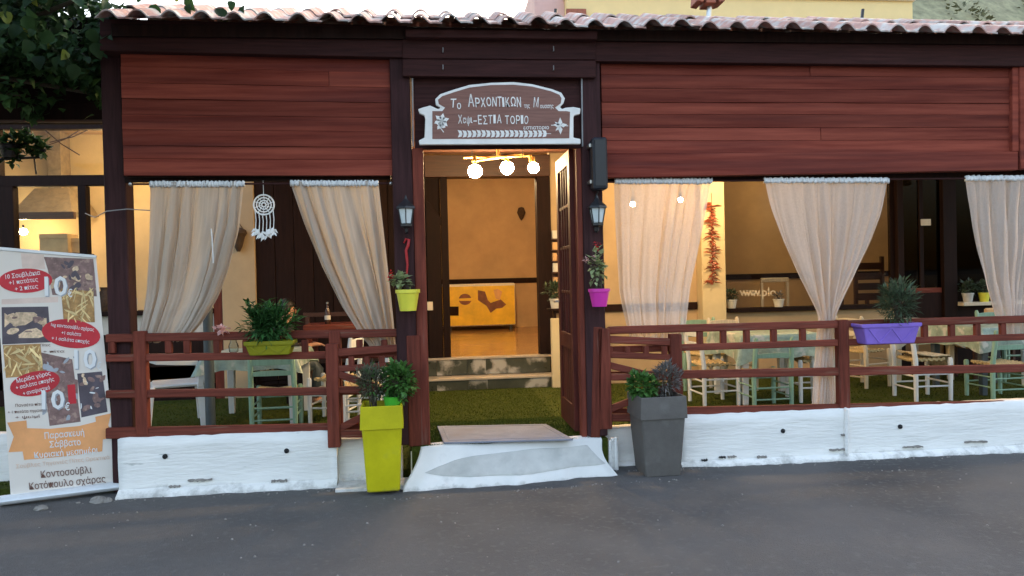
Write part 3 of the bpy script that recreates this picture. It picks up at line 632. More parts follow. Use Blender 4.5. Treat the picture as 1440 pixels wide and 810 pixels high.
for px in (985, 1018, 1051, 1089, 1130, 1228, 1265, 1302, 1340, 1376, 1412, 1450): y = 459 - 13 * (px - 960) / 480; upright('baluster', px, y + 8, y + 26, .083, 9, .038, F)
def gate(label, xs, yt, yb, mirror, Y):
    q = at(sum(xs) / 2, yb, Y); T = thing('wooden_gate', label, 'gate', tuple(q))
    upright('gate_post', xs[0], yt[0], yb, Y, 17, .07, T); upright('gate_post', xs[1], yt[1], yb - 2, Y, 19, .075, T)
    A, B = xs[0] + 8, xs[1] - 9
    ln = lambda f: yt[0] + 6 + (yb - yt[0] - 6) * f
    sl = (yt[1] - yt[0]) * .6
    lev = []
    for f, h in ((.045, .055), (.21, .045), (.42, .05), (.86, .055)):
        y = ln(f); rail('rail', (A, y), (B, y + (sl if f < .3 else 0)), Y + .015, .04, h, T); lev.append(y)
    for fx in (.2, .42, .64, .85): upright('baluster', A + (B - A) * fx, lev[0] + 5, lev[1] - 3, Y + .017, 8, .034, T)
    x0, x1 = (A, B) if not mirror else (B, A)
    for (fa, ya_), (fb, yb_) in (((0, lev[1] + 6), (.55, lev[2] - 5)), ((0, lev[3] - 6), (1, lev[2] + 6))):
        a_, b_ = at(x0 + (x1 - x0) * fa, ya_, Y + .03), at(x0 + (x1 - x0) * fb, yb_, Y + .03); g = MB().bar(a_, b_, .03, .05); g.build('brace', RED_X, T, bev=.004)
    return T
gate('red brown wooden gate leaf folded back behind the lime planter', (466, 581), (484, 472), 630, False, -.005)
gate('red brown wooden gate leaf folded back behind the grey planter', (951, 849), (470, 462), 606, True, -.005)
# thick leaning post by the right gate
q = at(838, 460, -.02); g = MB().bar((X(838, -.02, 610), .03, .25), (X(842, -.02, 460), .03, at(840, 460, -.02).z), .07, .07); o = g.build('gate_support', RED_Z, bev=.006); tag(o, 'square red brown support post between open door and right gate', 'post')

# ================================================================ CURTAINS
def interp(pl, v):
    for (v0, a), (v1, b) in zip(pl, pl[1:]):
        if v <= v1: t = (v - v0) / (v1 - v0); return a + (b - a) * t
    return pl[-1][1]
def smooth_interp(pl, v):
    e = .03; return (interp(pl, max(0, v - e)) + interp(pl, v) * 2 + interp(pl, min(1, v + e))) / 4
def curtain(label, left, right, y0, y1, Y, folds, mt, seed, amp=.035, tail=None, cat_group='curtains tied along the porch front'):
    """left/right: (v, px) edges from head to hem; pleats close up where the cloth is gathered"""
    rr = random.Random(seed); nu, nv = 150, 60
    ph = [rr.uniform(0, 6) for _ in range(4)]; q = at((left[0][1] + right[0][1]) / 2, y0, Y)
    T = thing('curtain', label, 'curtain', tuple(q), 0, cat_group)
    w0 = X(right[0][1], Y) - X(left[0][1], Y); g = MB(); uvs = []
    for j in range(nv + 1):
        v = j / nv; py = y0 + (y1 - y0) * v; xl, xr = X(smooth_interp(left, v), Y, py), X(smooth_interp(right, v), Y, py); wdt = abs(xr - xl)
        z = at((left[0][1] + right[0][1]) / 2, py, Y).z; sq = min(1.6, (w0 / max(.05, wdt)) ** .7)
        for i in range(nu + 1):
            u = i / nu; a = 2 * pi * folds * (u + .055 * sin(5.3 * u + ph[0]) + .016 * sin(3 * v + ph[1] + 4 * u) + .028 * sin(13 * u + ph[3] + .8 * v))
            fade = .35 + .65 * min(1, v * 3)
            dy = amp * fade * sq * (.70 + .45 * sin(3.1 * u * pi + ph[2] + v)) * (sin(a) + .35 * sin(2 * a + ph[3] + v * 2.5) + .22 * sin(3.7 * a + ph[1] + 2 * v)) + .007 * sin(9 * v + 6 * u + ph[0]) * v + .003 * sin(40 * u + 17 * v)
            dx = wdt / folds * .16 * cos(a) * fade
            dy += .125 * min(1, v * 1.5)
            g.v.append((xl + (xr - xl) * u + dx * min(1, u * 12, (1 - u) * 12), Y + dy, z - .012 * (1 - abs(2 * u - 1)) * v + (.012 * sin(a) * v * v)))
            uvs.append((u, v))
    for j in range(nv):
        for i in range(nu): k = j * (nu + 1) + i; g.f.append((k, k + 1, k + nu + 2, k + nu + 1))
    o = g.build('cloth', mt, T, smooth='all'); uv = o.data.uv_layers.new(name='UVMap')
    for lp in o.data.loops: uv.data[lp.index].uv = uvs[lp.vertex_index]
    g = MB(); xl, xr = X(left[0][1], Y, y0), X(right[0][1], Y, y0); zt = at(left[0][1], y0, Y).z; zr = at(right[0][1], y0, Y).z; R_ = []
    for i in range(181):
        u = i / 180; x = xl + (xr - xl) * u + .003 * sin(i * 1.9); z = zt + (zr - zt) * u + .004 * sin(i * .83 + ph[1]) + rr.uniform(-.003, .004); d = .009 + .005 * sin(u * 260 + 3 * sin(u * 23 + ph[0])) + rr.uniform(0, .004)
        R_.append([(x, Y - d, z - .034 + rr.uniform(-.004, .004)), (x, Y - d - .005, z - .018), (x, Y - d, z + .004), (x, Y + d, z + .004), (x, Y + d, z - .036)])
    g.rings(R_); g.build('header_tape', TAPE, T, smooth='all')
    if tail: g, n_ = tail; 
    return T
YC = .05
curtain('linen curtain nearest the menu banner, sweeping down to its left', ((0, 211), (.35, 205), (.7, 196), (1, 184)), ((0, 344), (.3, 333), (.55, 316), (.75, 297), (.9, 276), (1, 256)), 256, 478, YC, 6.5, LINEN, 1, .030)
curtain('linen curtain left of the doorway, sweeping right towards the door post', ((0, 408), (.25, 427), (.5, 449), (.75, 477), (.9, 500), (1, 520)), ((0, 532), (.3, 539), (.7, 549), (1, 556)), 255, 492, YC, 6, LINEN, 2, .032)
curtain('sheer curtain just right of the doorway with lit bulbs showing through', ((0, 864), (.3, 869), (.7, 878), (1, 893)), ((0, 1001), (.3, 992), (.6, 981), (1, 968)), 252, 480, YC, 7, SHEER, 3, .022)
curtain('sheer curtain pinched to a narrow waist and hanging below the fence rail', ((0, 1074), (.12, 1084), (.27, 1103), (.42, 1128), (.54, 1150), (.61, 1163), (.66, 1161), (.8, 1156), (1, 1150)), ((0, 1249), (.15, 1243), (.3, 1229), (.45, 1208), (.56, 1191), (.61, 1184), (.68, 1184), (.8, 1184), (1, 1186)), 251, 572, YC, 8, SHEER, 4, .024)
curtain('sheer curtain cut off by the right edge of the picture', ((0, 1357), (.3, 1374), (.6, 1396), (1, 1424)), ((0, 1535), (.4, 1518), (1, 1470)), 248, 470, YC, 8, SHEER, 5, .024)
for a, b, lab in (((181, 259), (552, 258), 'thin curtain rod across the left opening'), ((849, 256), (1560, 249), 'thin curtain rod across the right opening')):
    A, B = at(*a, YC), at(*b, YC); T = thing('curtain_rod', lab, 'curtain rod', tuple(A)); MB().tube([A, B], .007, 8).build('rod', BEAM, T)
    for q in (A, B): MB().sphere(q + Vector((.012 if q is A else -.012, 0, 0)), .014, 8).build('finial', STEEL, T, smooth=True)
q0, q1 = at(295, 301, .11), at(300, 370, .11); o = MB().tube([q0, (q0 + q1) / 2 + Vector((.004, 0, 0)), q1], .005, 6).build('curtain_wand', WHITEC); tag(o, 'thin white pull wand hanging in front of left curtain', 'curtain wand')

# dream catcher
q = at(371, 288, .10); T = thing('dream_catcher', 'white crocheted dream catcher hanging in the left opening', 'dream catcher', tuple(q))
def ring(c, R_, r_, nn=28): 
    g = MB(); rows = []
    for i in range(nn + 1): a = 2 * pi * i / nn; rows.append([(c[0] + (R_ + r_ * cos(b)) * cos(a), c[1] + r_ * sin(b), c[2] + (R_ + r_ * cos(b)) * sin(a)) for b in (0, pi / 3, 2 * pi / 3, pi, 4 * pi / 3, 5 * pi / 3)])
    return g.rings(rows, cap=False)
R0 = 13.5 / 190
ring(q, R0, .006).build('hoop', WHITEC, T, smooth='all')
for k, f in enumerate((.72, .45, .2)): ring(q, R0 * f, .0045, 20).build('crochet_ring', WHITEC, T, smooth='all')
g = MB()
for k in range(10): a = k * pi / 5; g.tube([q + Vector((cos(a) * R0 * .2, 0, sin(a) * R0 * .2)), q + Vector((cos(a + .3) * R0, 0, sin(a + .3) * R0))], .0028, 5)
g.build('web', WHITEC, T)
MB().tube([q + Vector((0, 0, R0)), at(370, 254, .12)], .002, 5).build('cord', WHITEC, T)
for k in range(6):
    x = q.x - .062 + k * .025; L_ = .24 - abs(k - 2.5) * .012; g = MB(); zz = q.z - R0 * (.55 + .4 * (1 - abs(k - 2.5) / 2.5))
    g.tube([(x, q.y, zz), (x + .004, q.y + .004, q.z - L_ * .5), (x - .003, q.y, q.z - L_)], [.004, .003, .004], 6)
    for j in range(7): g.leaf((x, q.y, q.z - L_ + .05 - j * .006), (RND.uniform(-1, 1), RND.uniform(-.5, .5), -.8), (0, 1, 0), .045, .018)
    g.build('tassel', WHITEC, T)
# cable strung across left post
A, B, C_ = at(120, 300, 1.8), at(150, 297, -.008), at(212, 296, .1)
o = MB().tube([A, (A + B) / 2 - Vector((0, 0, .04)), B, at(178, 294, -.008), C_], .004, 6).build('cable', CABLE); tag(o, 'thin grey cable strung round the left corner post', 'cable')

# ================================================================ MENU BANNER
cor = [at(-8, 349, -.08), at(135, 361, .10), at(165, 679, .16), at(15, 697, -.02)]
nrm = (cor[1] - cor[0]).cross(cor[3] - cor[0]).normalized()
if nrm.y > 0: nrm = -nrm
BN = thing('menu_banner', 'roll up menu banner with food pictures and red price ovals', 'banner', tuple((cor[2] + cor[3]) / 2))
def bp(u, v, d=0): return (cor[0] * (1 - u) + cor[1] * u) * (1 - v) + (cor[3] * (1 - u) + cor[2] * u) * v + nrm * d
# photo pixel -> banner u,v
def buv(px, py):
    u, v = .5, .5
    for _ in range(8):
        xl = -8 + (15 + 8) * v; xr = 135 + 30 * v; u = (px - xl) / (xr - xl); yt = 349 + 12 * u; yb = 697 - 18 * u; v = (py - yt) / (yb - yt)
    return u, v
def bpx(px, py, d): return bp(*buv(px, py), d)
def slab(g, pts, d, t=.0008):
    n_ = len(pts); b = len(g.v); g.v += [tuple(bpx(*q, d)) for q in pts] + [tuple(bpx(*q, d - t)) for q in pts]; g.f.append(tuple(b + k for k in range(n_)))
    for k in range(n_): g.f.append((b + k, b + n_ + k, b + n_ + (k + 1) % n_, b + (k + 1) % n_))
g = MB(); rows = []
for j in range(9): v = j / 8; rows.append([tuple(bp(0, v)), tuple(bp(1, v)), tuple(bp(1, v, -.004)), tuple(bp(0, v, -.004))])
g.rings(rows); g.build('banner_sheet', PVC, BN)
MB().bar(bp(-.005, 0), bp(1.005, 0), .018, .022).build('top_rail', ALUM, BN, bev=.003)
A, B = bp(-.07, 1.015), bp(1.055, 1.012)
g = MB(); rows = []
for e in (A, B): rows.append([e + Vector((0, cos(a) * .055, sin(a) * .032)) for a in [k * pi / 6 for k in range(12)]])
g.rings(rows); g.build('base_cassette', ALUM, BN, smooth=True)
for e, s in ((A, -1), (B, 1)):
    g = MB(); g.rings([[e + Vector((s * .001, cos(a) * .056, sin(a) * .034)) for a in [k * pi / 6 for k in range(12)]], [e + Vector((s * .02, cos(a) * .052, sin(a) * .031)) for a in [k * pi / 6 for k in range(12)]]]); g.build('end_cap', PLASTW, BN)
MB().tube([bp(.5, .99, -.03), bp(.5, .02, -.02)], .008, 6).build('support_pole', STEEL, BN)
PRED = mat('print_red', (.50, .022, .035), .5, .12, 4, bump=0); PORA = mat('print_orange', (.80, .36, .14), .5, .08, 5, bump=0); PBRN = mat('print_brown', (.16, .08, .06), .5, .1, 5, bump=0); PWHT = mat('print_white', (.80, .80, .80), .5, .02, 5, bump=0)
PMEAT = mat('print_grilled_meat', (.20, .12, .11), .5, .3, 18, bump=0, spots=((.42, .28, .23), .55, 26, .12)); PDARK = mat('print_dark_plum', (.085, .068, .085), .5, .2, 12, bump=0); PFRY = mat('print_fries', (.74, .56, .27), .5, .12, 30, bump=0, island=.34); PCHK = mat('print_roast_chicken', (.62, .44, .29), .5, .3, 40, bump=0, island=.25); PGRY = mat('print_grey_shadow', (.36, .38, .42), .5, .1, 8, bump=0); PFAI = mat('print_faint_orange', (.72, .52, .40), .5, .05, 5, bump=0); PPNK = mat('print_pale_pink', (.72, .56, .48), .5, .08, 9, bump=0)
rb = random.Random(21)
def blobs(g, x0, x1, y0, y1, n_, s0, s1, d, el=1.0):
    for i in range(n_):
        cx, cy, s, a0, asp = rb.uniform(x0, x1), rb.uniform(y0, y1), rb.uniform(s0, s1), rb.uniform(0, pi), rb.uniform(.35, .8) * el
        pts = []
        for k in range(9):
            a = 2 * pi * k / 9; ex, ey = s * cos(a) * rb.uniform(.85, 1.1), s * asp * sin(a) * rb.uniform(.85, 1.1)
            pts.append((min(x1, max(x0, cx + ex * cos(a0) - ey * sin(a0))), min(y1, max(y0, cy + ex * sin(a0) + ey * cos(a0)))))
        slab(g, pts, d + i * .00003)
def pic(name, mt, pts, d=.0012): g = MB(); slab(g, pts, d); g.build(name, mt, BN)
def pblob(name, mt, *a, **k): g = MB(); blobs(g, *a, **k); g.build(name, mt, BN, kind='stuff')
pic('picture', PMEAT, [(60, 361), (131, 364), (136, 416), (72, 414), (66, 380)]); pblob('picture_detail', PCHK, 70, 130, 366, 412, 9, 3, 9, .0016); pblob('picture_detail', PDARK, 70, 131, 366, 412, 9, 2, 8, .0020)
PFB = mat('print_fries_gap', (.36, .20, .07), .5, .3, 30, bump=0)
pic('picture', PFB, [(84, 405), (131, 409), (133, 452), (88, 452)], .0022); pblob('fries', PFRY, 82, 131, 404, 452, 34, 6, 13, .0024, el=.20)
pic('picture', PDARK, [(2, 431), (66, 430), (70, 480), (3, 483)]); pblob('picture_detail', PCHK, 6, 64, 438, 474, 10, 8, 20, .0018, el=.75); pblob('picture_detail', PMEAT, 12, 60, 444, 466, 6, 3, 7, .0023)
pic('picture', PFB, [(4, 484), (55, 482), (60, 526), (8, 530)]); pblob('fries', PFRY, 5, 58, 485, 528, 34, 6, 14, .0016, el=.20)
pic('picture', PMEAT, [(55, 494), (100, 504), (112, 592), (68, 598), (60, 530)], .0010); pblob('picture_detail', PGRY, 58, 108, 500, 590, 12, 3, 8, .0014); pblob('picture_detail', PMEAT, 58, 108, 500, 592, 14, 4, 11, .0018)
pic('picture', PDARK, [(107, 524), (143, 521), (151, 578), (113, 586)]); pblob('picture_detail', PMEAT, 110, 148, 526, 580, 10, 4, 10, .0016); pblob('picture_detail', PWHT, 112, 146, 532, 574, 5, 2, 6, .0020, el=.5); pblob('picture_detail', PCHK, 109, 122, 524, 540, 4, 3, 6, .0022)
pic('price_tab', PRED, [(93, 540), (104, 539), (106, 566), (95, 567)], .0022)
pic('backdrop_wash', PPNK, [(28, 356), (60, 358), (62, 378), (30, 376)], .0006); pic('backdrop_wash', PPNK, [(2, 420), (80, 416), (80, 424), (2, 427)], .0006)
def oval(cx, cy, rx, ry, rot_, d=.003):
    pts = [(cx + rx * cos(a) * cos(rot_) - ry * sin(a) * sin(rot_), cy + rx * cos(a) * sin(rot_) + ry * sin(a) * cos(rot_)) for a in [2 * pi * k / 28 for k in range(28)]]
    g = MB(); slab(g, pts, d); g.build('red_oval', PRED, BN)
oval(35, 394, 37, 17, -.03); oval(99, 468, 42, 20, .12); oval(48, 538, 35, 17, -.22)
ub = (cor[1] - cor[0]).normalized()
def btext(g, s, px, py, h, rot_=0, d=.0042, **k):
    wd = k.pop('wd', None); tmp = MB(); text_mb(tmp, s, h * 1.25, Matrix.Identity(4), ext=.001, fit=wd, **k); sl_ = -.055
    for x, y, z in tmp.v: xr_, yr_ = x * cos(rot_) - y * sin(rot_), x * sin(rot_) + y * cos(rot_); g.v.append(tuple(bpx(px + xr_, py - yr_, d + (.0004 if z > 0 else 0))))
    g.f += tmp.f
for s, px, py, h, r_, wd in (('10 Σουβλάκια', 31, 386, 7, .13, 48), ('+1 πατάτες', 32, 395, 6.5, .13, 40), ('+ 2 πίτες', 36, 404, 6.5, .13, 32), ('1κg κοντοσούβλι σχάρας', 101, 459, 5.2, -.12, 62), ('+1 σαλάτα', 99, 468, 5.2, -.1, 28), ('+ 1 σαλάτα εποχής', 98, 477, 5.2, -.1, 54), ('Μερίδα γύρος', 46, 529, 6.5, .24, 48), ('+ σαλάτα εποχής', 48, 538, 6, .24, 54), ('+ αναψυκτικό', 50, 548, 6, .24, 38)):
    g = MB(); btext(g, s, px, py, h, r_, bold=0.060, wd=wd); g.build('white_lettering', PWHT, BN)
for px, py in ((77, 403), (119, 505), (73, 562)):
    g = MB(); btext(g, '10', px, py, 30, .02, bold=0.600, d=.0052, wd=32); g.build('price_number', PWHT, BN)
    g = MB(); btext(g, '10', px + 1.5, py + 1.5, 30, .02, bold=0.600, d=.0046, wd=32); g.build('price_shadow', PGRY, BN)
    g = MB(); btext(g, '€', px + 20, py + 9, 12, 0, bold=0.200, d=.0052, wd=7); g.build('euro_mark', PWHT, BN)
rib = [(10, 593), (36, 590), (37, 601), (68, 602), (110, 598), (134, 592), (133, 585), (156, 580), (152, 597), (160, 614), (144, 617), (143, 634), (90, 641), (33, 646), (31, 634), (12, 635), (19, 613)]
pic('orange_ribbon', PORA, rib, .0024)
for s, px, py, h, wd in (('Παρασκευή', 89, 610, 10, 56), ('Σάββατο', 90, 623, 10, 44), ('Κυριακή μεσημέρι', 92, 636, 9.3, 90)):
    g = MB(); btext(g, s, px, py, h, .09, bold=0.120, wd=wd); g.build('ribbon_lettering', PWHT, BN)
for s, px, py, h, wd, r_ in (('Κοντοσούβλι', 92, 664, 11, 72, .10), ('Κοτόπουλο σχάρας', 94, 679, 11, 108, .10), ('Πανσέτα πίτα', 40, 568, 4.6, 38, .06), ('+ 1 πατάτα τηγανητή', 38, 577, 4.6, 54, .06), ('+ ψωμί', 38, 585, 4.6, 34, .06), ('Πίτες', 62, 484, 4, 14, .02), ('+ πίτα', 74, 493, 4, 30, .02)):
    g = MB(); btext(g, s, px, py, h, r_, bold=0.080 if h > 6 else 0.020, wd=wd); g.build('brown_lettering', PBRN, BN)
g = MB(); btext(g, 'Σούβλες Τηγανιές Πίτες Ορεκτικά', 88, 649, 6.3, .10, wd=132); g.build('faint_lettering', PFAI, BN)
# stones propping the banner foot
for i, (px, py, s_) in enumerate(((138, 688, .045), (150, 690, .03), (58, 706, .035), (110, 704, .012))):
    q = at(px, py, -.05 if px > 100 else -.16); q.z = road_z(q.x, q.y) + s_ * .25; g = MB(); rr = random.Random(i); g.sphere((q.x, q.y, q.z), s_, 7, 1.3, .9, .6); g.v = [tuple(Vector(p_) + Vector((rr.uniform(-1, 1), rr.uniform(-1, 1), rr.uniform(-1, 1))) * s_ * .13) for p_ in g.v]
    o = g.build('loose_stone', STONE); tag(o, ['grey stone under the right end of the banner foot', 'flat stone beside banner foot against the white footing', 'pale flat stone on asphalt below the banner foot', 'tiny pebble lying on asphalt before the banner'][i], 'stone')

# ================================================================ PLANTS
def bush(g, c, rad, n_, L, W, seed, stems=True, shell=.55, upb=.5):
    rr = random.Random(seed)
    for i in range(n_):
        d = Vector((rr.gauss(0, 1), rr.gauss(0, 1), rr.gauss(0, 1))).normalized(); k = shell + (1 - shell) * rr.random(); k *= (1 + .18 * sin(5 * d.x + seed) * sin(4 * d.z + 2 * d.y))
        q = Vector(c) + Vector((d.x * rad[0], d.y * rad[1], d.z * rad[2])) * k
        dd = d + Vector((rr.uniform(-.7, .7), rr.uniform(-.7, .7), rr.uniform(-.5, .7) + upb * .5)); s = rr.uniform(.65, 1.25)
        g.leaf(q, dd, (rr.uniform(-.4, .4), rr.uniform(-.4, .4), 1), L * s, W * s)
def stems(g, base, c, rad, n_, seed, r_=.004):
    rr = random.Random(seed)
    for i in range(n_):
        e = Vector(c) + Vector((rr.uniform(-.8, .8) * rad[0], rr.uniform(-.8, .8) * rad[1], rr.uniform(-.2, .8) * rad[2])); b_ = Vector(base) + Vector((rr.uniform(-.02, .02), rr.uniform(-.02, .02), 0)); g.tube([b_, (b_ + e) / 2 + Vector((0, 0, .03)), e], [r_, r_ * .8, r_ * .4], 5)
def tall_planter(label, q, h, w_top, w_bot, mt):
    T = thing('tall_planter', label, 'planter', tuple(q), radians(2)); c = (0, 0)
    hc = .155; sh = lambda w_, z: [(i * w_ / 2, j * w_ / 2, z) for i, j in ((-1, -1), (1, -1), (1, 1), (-1, 1))]
    wm = w_bot + (w_top - w_bot) * .82
    g = MB().rings([sh(w_bot, 0), sh(wm, h - hc + .012)]); g.build('pot_body', mt, T, loc=True, bev=.01)
    g = MB().rings([sh(wm + .022, h - hc), sh(w_top, h - .004), sh(w_top, h), sh(w_top - .03, h), sh(w_top - .04, h - .06)], cap=False); g.build('collar', mt, T, loc=True, bev=.004)
    g = MB().rings([sh(w_top - .05, h - .10), sh(w_top - .045, h - .045)]); g.build('soil', SOIL, T, loc=True)
    return T
def plant(name, label, q, parts, pot=None, group=None):
    T = thing(name, label, 'plant', tuple(q), 0, group)
    for nm, mb, mt in parts: mb.build(nm, mt, T)
    return T
q = at(539, 683, -.22); q.y = -.15; q.z = .0125; HL = at(539, 571, -.28).z - q.z
tall_planter('tall lime green tapered planter at the left of the ramp', q, HL, .280, .222, LIME)
zt = q.z + HL
g, g2 = MB(), MB(); c = (at(524, 535, -.135).x, -.135, at(524, 538, -.135).z); bush(g, c, (.115, .09, .125), 420, .048, .013, 31, upb=1); stems(g2, (c[0], c[1], zt - .05), c, (.1, .07, .13), 16, 3)
plant('shrub', 'dry grey stemmed shrub in the left half of lime planter', (c[0], -.135, zt - .05), (('foliage', g, LEAF2B), ('stem', g2, BARK)))
g = MB(); bush(g, c, (.10, .07, .11), 130, .04, .016, 36, upb=1); g.build('green_foliage', LEAF1, bpy.data.objects['shrub'])
g, g2 = MB(), MB(); c = (at(560, 534, -.135).x, -.135, at(560, 535, -.135).z); bush(g, c, (.115, .11, .125), 650, .045, .030, 32); stems(g2, (c[0] - .02, c[1], zt - .05), c, (.07, .07, .1), 10, 4)
plant('basil_plant', 'round bright green basil bush in the lime planter', (c[0], -.135, zt - .05), (('foliage', g, LEAF1), ('stem', g2, BARK)))
g = MB().lathe([(.05, 0), (.065, .085), (.068, .09), (.06, .092), (.055, .08)], 16, (at(552, 572, -.2).x, -.155, zt - .045)); o = g.build('nursery_pot', GREENP, smooth=True); tag(o, 'small bright green nursery pot sunk in lime planter', 'flower pot')
q = at(926, 664, -.14); q.y = -.12; q.z = .0125; HG = at(924, 556, -.2).z - q.z
tall_planter('tall charcoal grey tapered planter at the right of the ramp', q, HG, .335, .255, GREYP); zt = q.z + HG
g, g2 = MB(), MB(); c = (at(902, 540, -.12).x, -.14, at(902, 541, -.12).z); bush(g, c, (.10, .09, .085), 420, .05, .034, 33); stems(g2, (c[0], c[1], zt - .06), c, (.06, .06, .07), 9, 5)
plant('basil_plant', 'small green basil bush in the grey planter', (c[0], c[1], zt - .05), (('foliage', g, LEAF1), ('stem', g2, BARK)))
g, g2 = MB(), MB(); c = (at(937, 533, -.12).x, -.12, at(937, 533, -.12).z); bush(g, c, (.105, .08, .11), 420, .05, .014, 34, upb=1); stems(g2, (c[0], c[1], zt - .06), c, (.09, .06, .1), 14, 6)
plant('lavender_plant', 'withered grey lavender in the grey planter', (c[0], c[1], zt - .05), (('foliage', g, LEAF2), ('stem', g2, BARK)))
for k, (px, py) in enumerate(((900, 652), (906, 657), (912, 660))):
    pass
# window boxes on the fences
def box_planter(label, a, b, ya, yb, Y, mt, d=.17):
    A, B = at(a, ya, Y), at(b, ya, Y); zb = at((a + b) / 2, yb, Y).z; zt = at((a + b) / 2, ya, Y).z; cx = (A.x + B.x) / 2; W = B.x - A.x
    T = thing('window_box', label, 'planter', (cx, Y + d / 2, zb)); R = lambda w_, dd, z: [(cx - w_ / 2, Y + d / 2 - dd / 2, z), (cx + w_ / 2, Y + d / 2 - dd / 2, z), (cx + w_ / 2, Y + d / 2 + dd / 2, z), (cx - w_ / 2, Y + d / 2 + dd / 2, z)]
    g = MB().rings([R(W * .80, d * .75, zb), R(W * .93, d * .94, zt - .028)]); g.build('box', mt, T, bev=.006)
    g = MB().rings([R(W * .96, d * .97, zt - .03), R(W, d, zt - .022), R(W, d, zt), R(W * .95, d * .88, zt), R(W * .92, d * .84, zt - .03)], cap=False); g.build('rim', mt, T, bev=.003)
    g = MB().rings([R(W * .9, d * .8, zt - .05), R(W * .93, d * .86, zt - .02)]); g.build('soil', SOIL, T)
    g = MB(); n_ = 4
    for k in range(n_):
        xa, xb = cx - W * .38 + W * .76 * k / n_, cx - W * .38 + W * .76 * (k + 1) / n_; z0, z1 = zb + .012, zt - .035; y_ = lambda z: Y + d / 2 - d * (.375 + .095 * (z - zb) / (zt - .028 - zb)) - .002
        za, zc = (z0, z1) if k % 2 else (z1, z0); g.bar((xa, y_(za), za), (xb, y_(zc), zc), .006, .007)
    g.build('trellis_relief', mt, T)
    return T
box_planter('olive yellow window box hooked on the left fence', 342, 412, 480, 500, -.07, OLIVE)
g, g2 = MB(), MB(); rr = random.Random(8); c = at(380, 472, .0)
for i in range(46):
    a = rr.uniform(0, 2 * pi); e = Vector((cos(a) * rr.uniform(.05, .19), sin(a) * rr.uniform(.02, .11), rr.uniform(.04, .25))); b_ = c + Vector((e.x * .4, e.y * .3, -.045)); tip = c + e; mid = (b_ + tip) / 2 + Vector((0, 0, .05))
    g2.tube([b_, mid, tip], [.003, .0025, .0015], 5)
    for k in range(9):
        t = .35 + .65 * k / 8; pnt = b_.lerp(mid, t * 2) if t < .5 else mid.lerp(tip, t * 2 - 1); ax = (tip - b_).normalized(); sd_ = ax.cross(Vector((0, 0, 1))).normalized() * (1 if k % 2 else -1)
        g.leaf(pnt, ax * .6 + sd_ + Vector((0, 0, rr.uniform(-.3, .4))), (0, 0, 1), rr.uniform(.05, .085), rr.uniform(.020, .030))
bush(g, c + Vector((0, 0, .085)), (.185, .11, .135), 620, .062, .021, 91, upb=.5, shell=.35)
plant('fern_plant', 'bushy green ferny plant in the olive window box', tuple(c + Vector((0, 0, -.05))), (('foliage', g, LEAF5), ('stem', g2, LEAF5)))
box_planter('purple window box hooked on the right fence', 1212, 1297, 455, 484, -.07, PURPLE)
g, g2 = MB(), MB(); c = at(1263, 424, .0); bush(g, c, (.15, .12, .165), 850, .06, .015, 41, upb=.9, shell=.3); stems(g2, (c[0], c[1], c[2] - .17), c, (.12, .09, .15), 16, 7)
plant('rosemary_plant', 'dusty dark green upright shrub in the purple window box', (c[0], c[1], c[2] - .17), (('foliage', g, LEAF4), ('stem', g2, BARK)))
# hanging pots
def hang_pot(label, px, y0, y1, w0, mt, Y):
    q = at(px, y1, Y); h = at(px, y0, Y).z - q.z; R = w0 / 390; T = thing('hanging_pot', label, 'flower pot', tuple(q))
    MB().lathe([(R * .70, 0), (R * .96, h * .82), (R * 1.06, h * .84), (R * 1.06, h), (R * .92, h), (R * .85, h * .8)], 32, q, flute=.025).build('pot', mt, T, smooth=True)
    MB().lathe([(R * .8, h * .75), (R * .88, h * .9)], 16, q).build('soil', SOIL, T)
    MB().tube([q + Vector((0, R * .9, h * .9)), q + Vector((0, .09, h * 1.25)), q + Vector((0, .10, h * 1.3))], .003, 5).build('wire_hook', BLACKM, T); return q, h
q, h = hang_pot('lemon yellow fluted pot hanging on the left door post', 574, 407, 437, 31, YELLOW, -.10)
g, g2, g3 = MB(), MB(), MB(); c = at(563, 394, -.1); bush(g, c, (.075, .06, .055), 90, .045, .038, 51, upb=.3, shell=.3); stems(g2, q + Vector((0, 0, h)), c, (.07, .05, .05), 9, 9)
for px, py in ((549, 386), (552, 390), (547, 391), (550, 383)): p_ = at(px, py, -.13); bush(g3, p_, (.012, .01, .012), 12, .014, .012, px)
plant('geranium_plant', 'geranium with a red bloom in the yellow hanging pot', tuple(q + Vector((0, 0, h))), (('foliage', g, LEAF6), ('stem', g2, BARK), ('flower', g3, REDF)))
q, h = hang_pot('magenta pot hanging on the right door post', 843, 406, 431, 29, MAGENTA, -.11)
g, g2, g3, g4 = MB(), MB(), MB(), MB(); c = at(839, 374, -.12); bush(g, c, (.055, .05, .14), 100, .045, .038, 52, upb=.2, shell=.2); stems(g2, q + Vector((0, 0, h)), c, (.05, .04, .14), 10, 10)
for px, py in ((838, 342), (842, 345), (840, 349)): bush(g3, at(px, py, -.14), (.014, .01, .014), 12, .016, .014, px)
for px, py in ((823, 364), (826, 368), (837, 362)): bush(g4, at(px, py, -.15), (.014, .01, .014), 12, .016, .014, px)
plant('geranium_plant', 'tall climbing geranium in the magenta hanging pot', tuple(q + Vector((0, 0, h))), (('foliage', g, LEAF6), ('stem', g2, BARK), ('red_flower', g3, REDF), ('pink_flower', g4, PINKF)))
# red twisted ornament on left post
q = at(571, 338, -.02); g = MB(); pts = [at(571 + dx, y, -.02) for dx, y in ((-3, 342), (0, 336), (4, 337), (3, 345), (0, 352), (1, 362), (2, 372), (1, 384), (2, 392))]
g.tube(pts, [.006, .009, .011, .012, .010, .011, .009, .008, .004], 7); o = g.build('red_ornament', RED, smooth='all'); tag(o, 'red twisted cord ornament hanging under the left lantern', 'ornament')

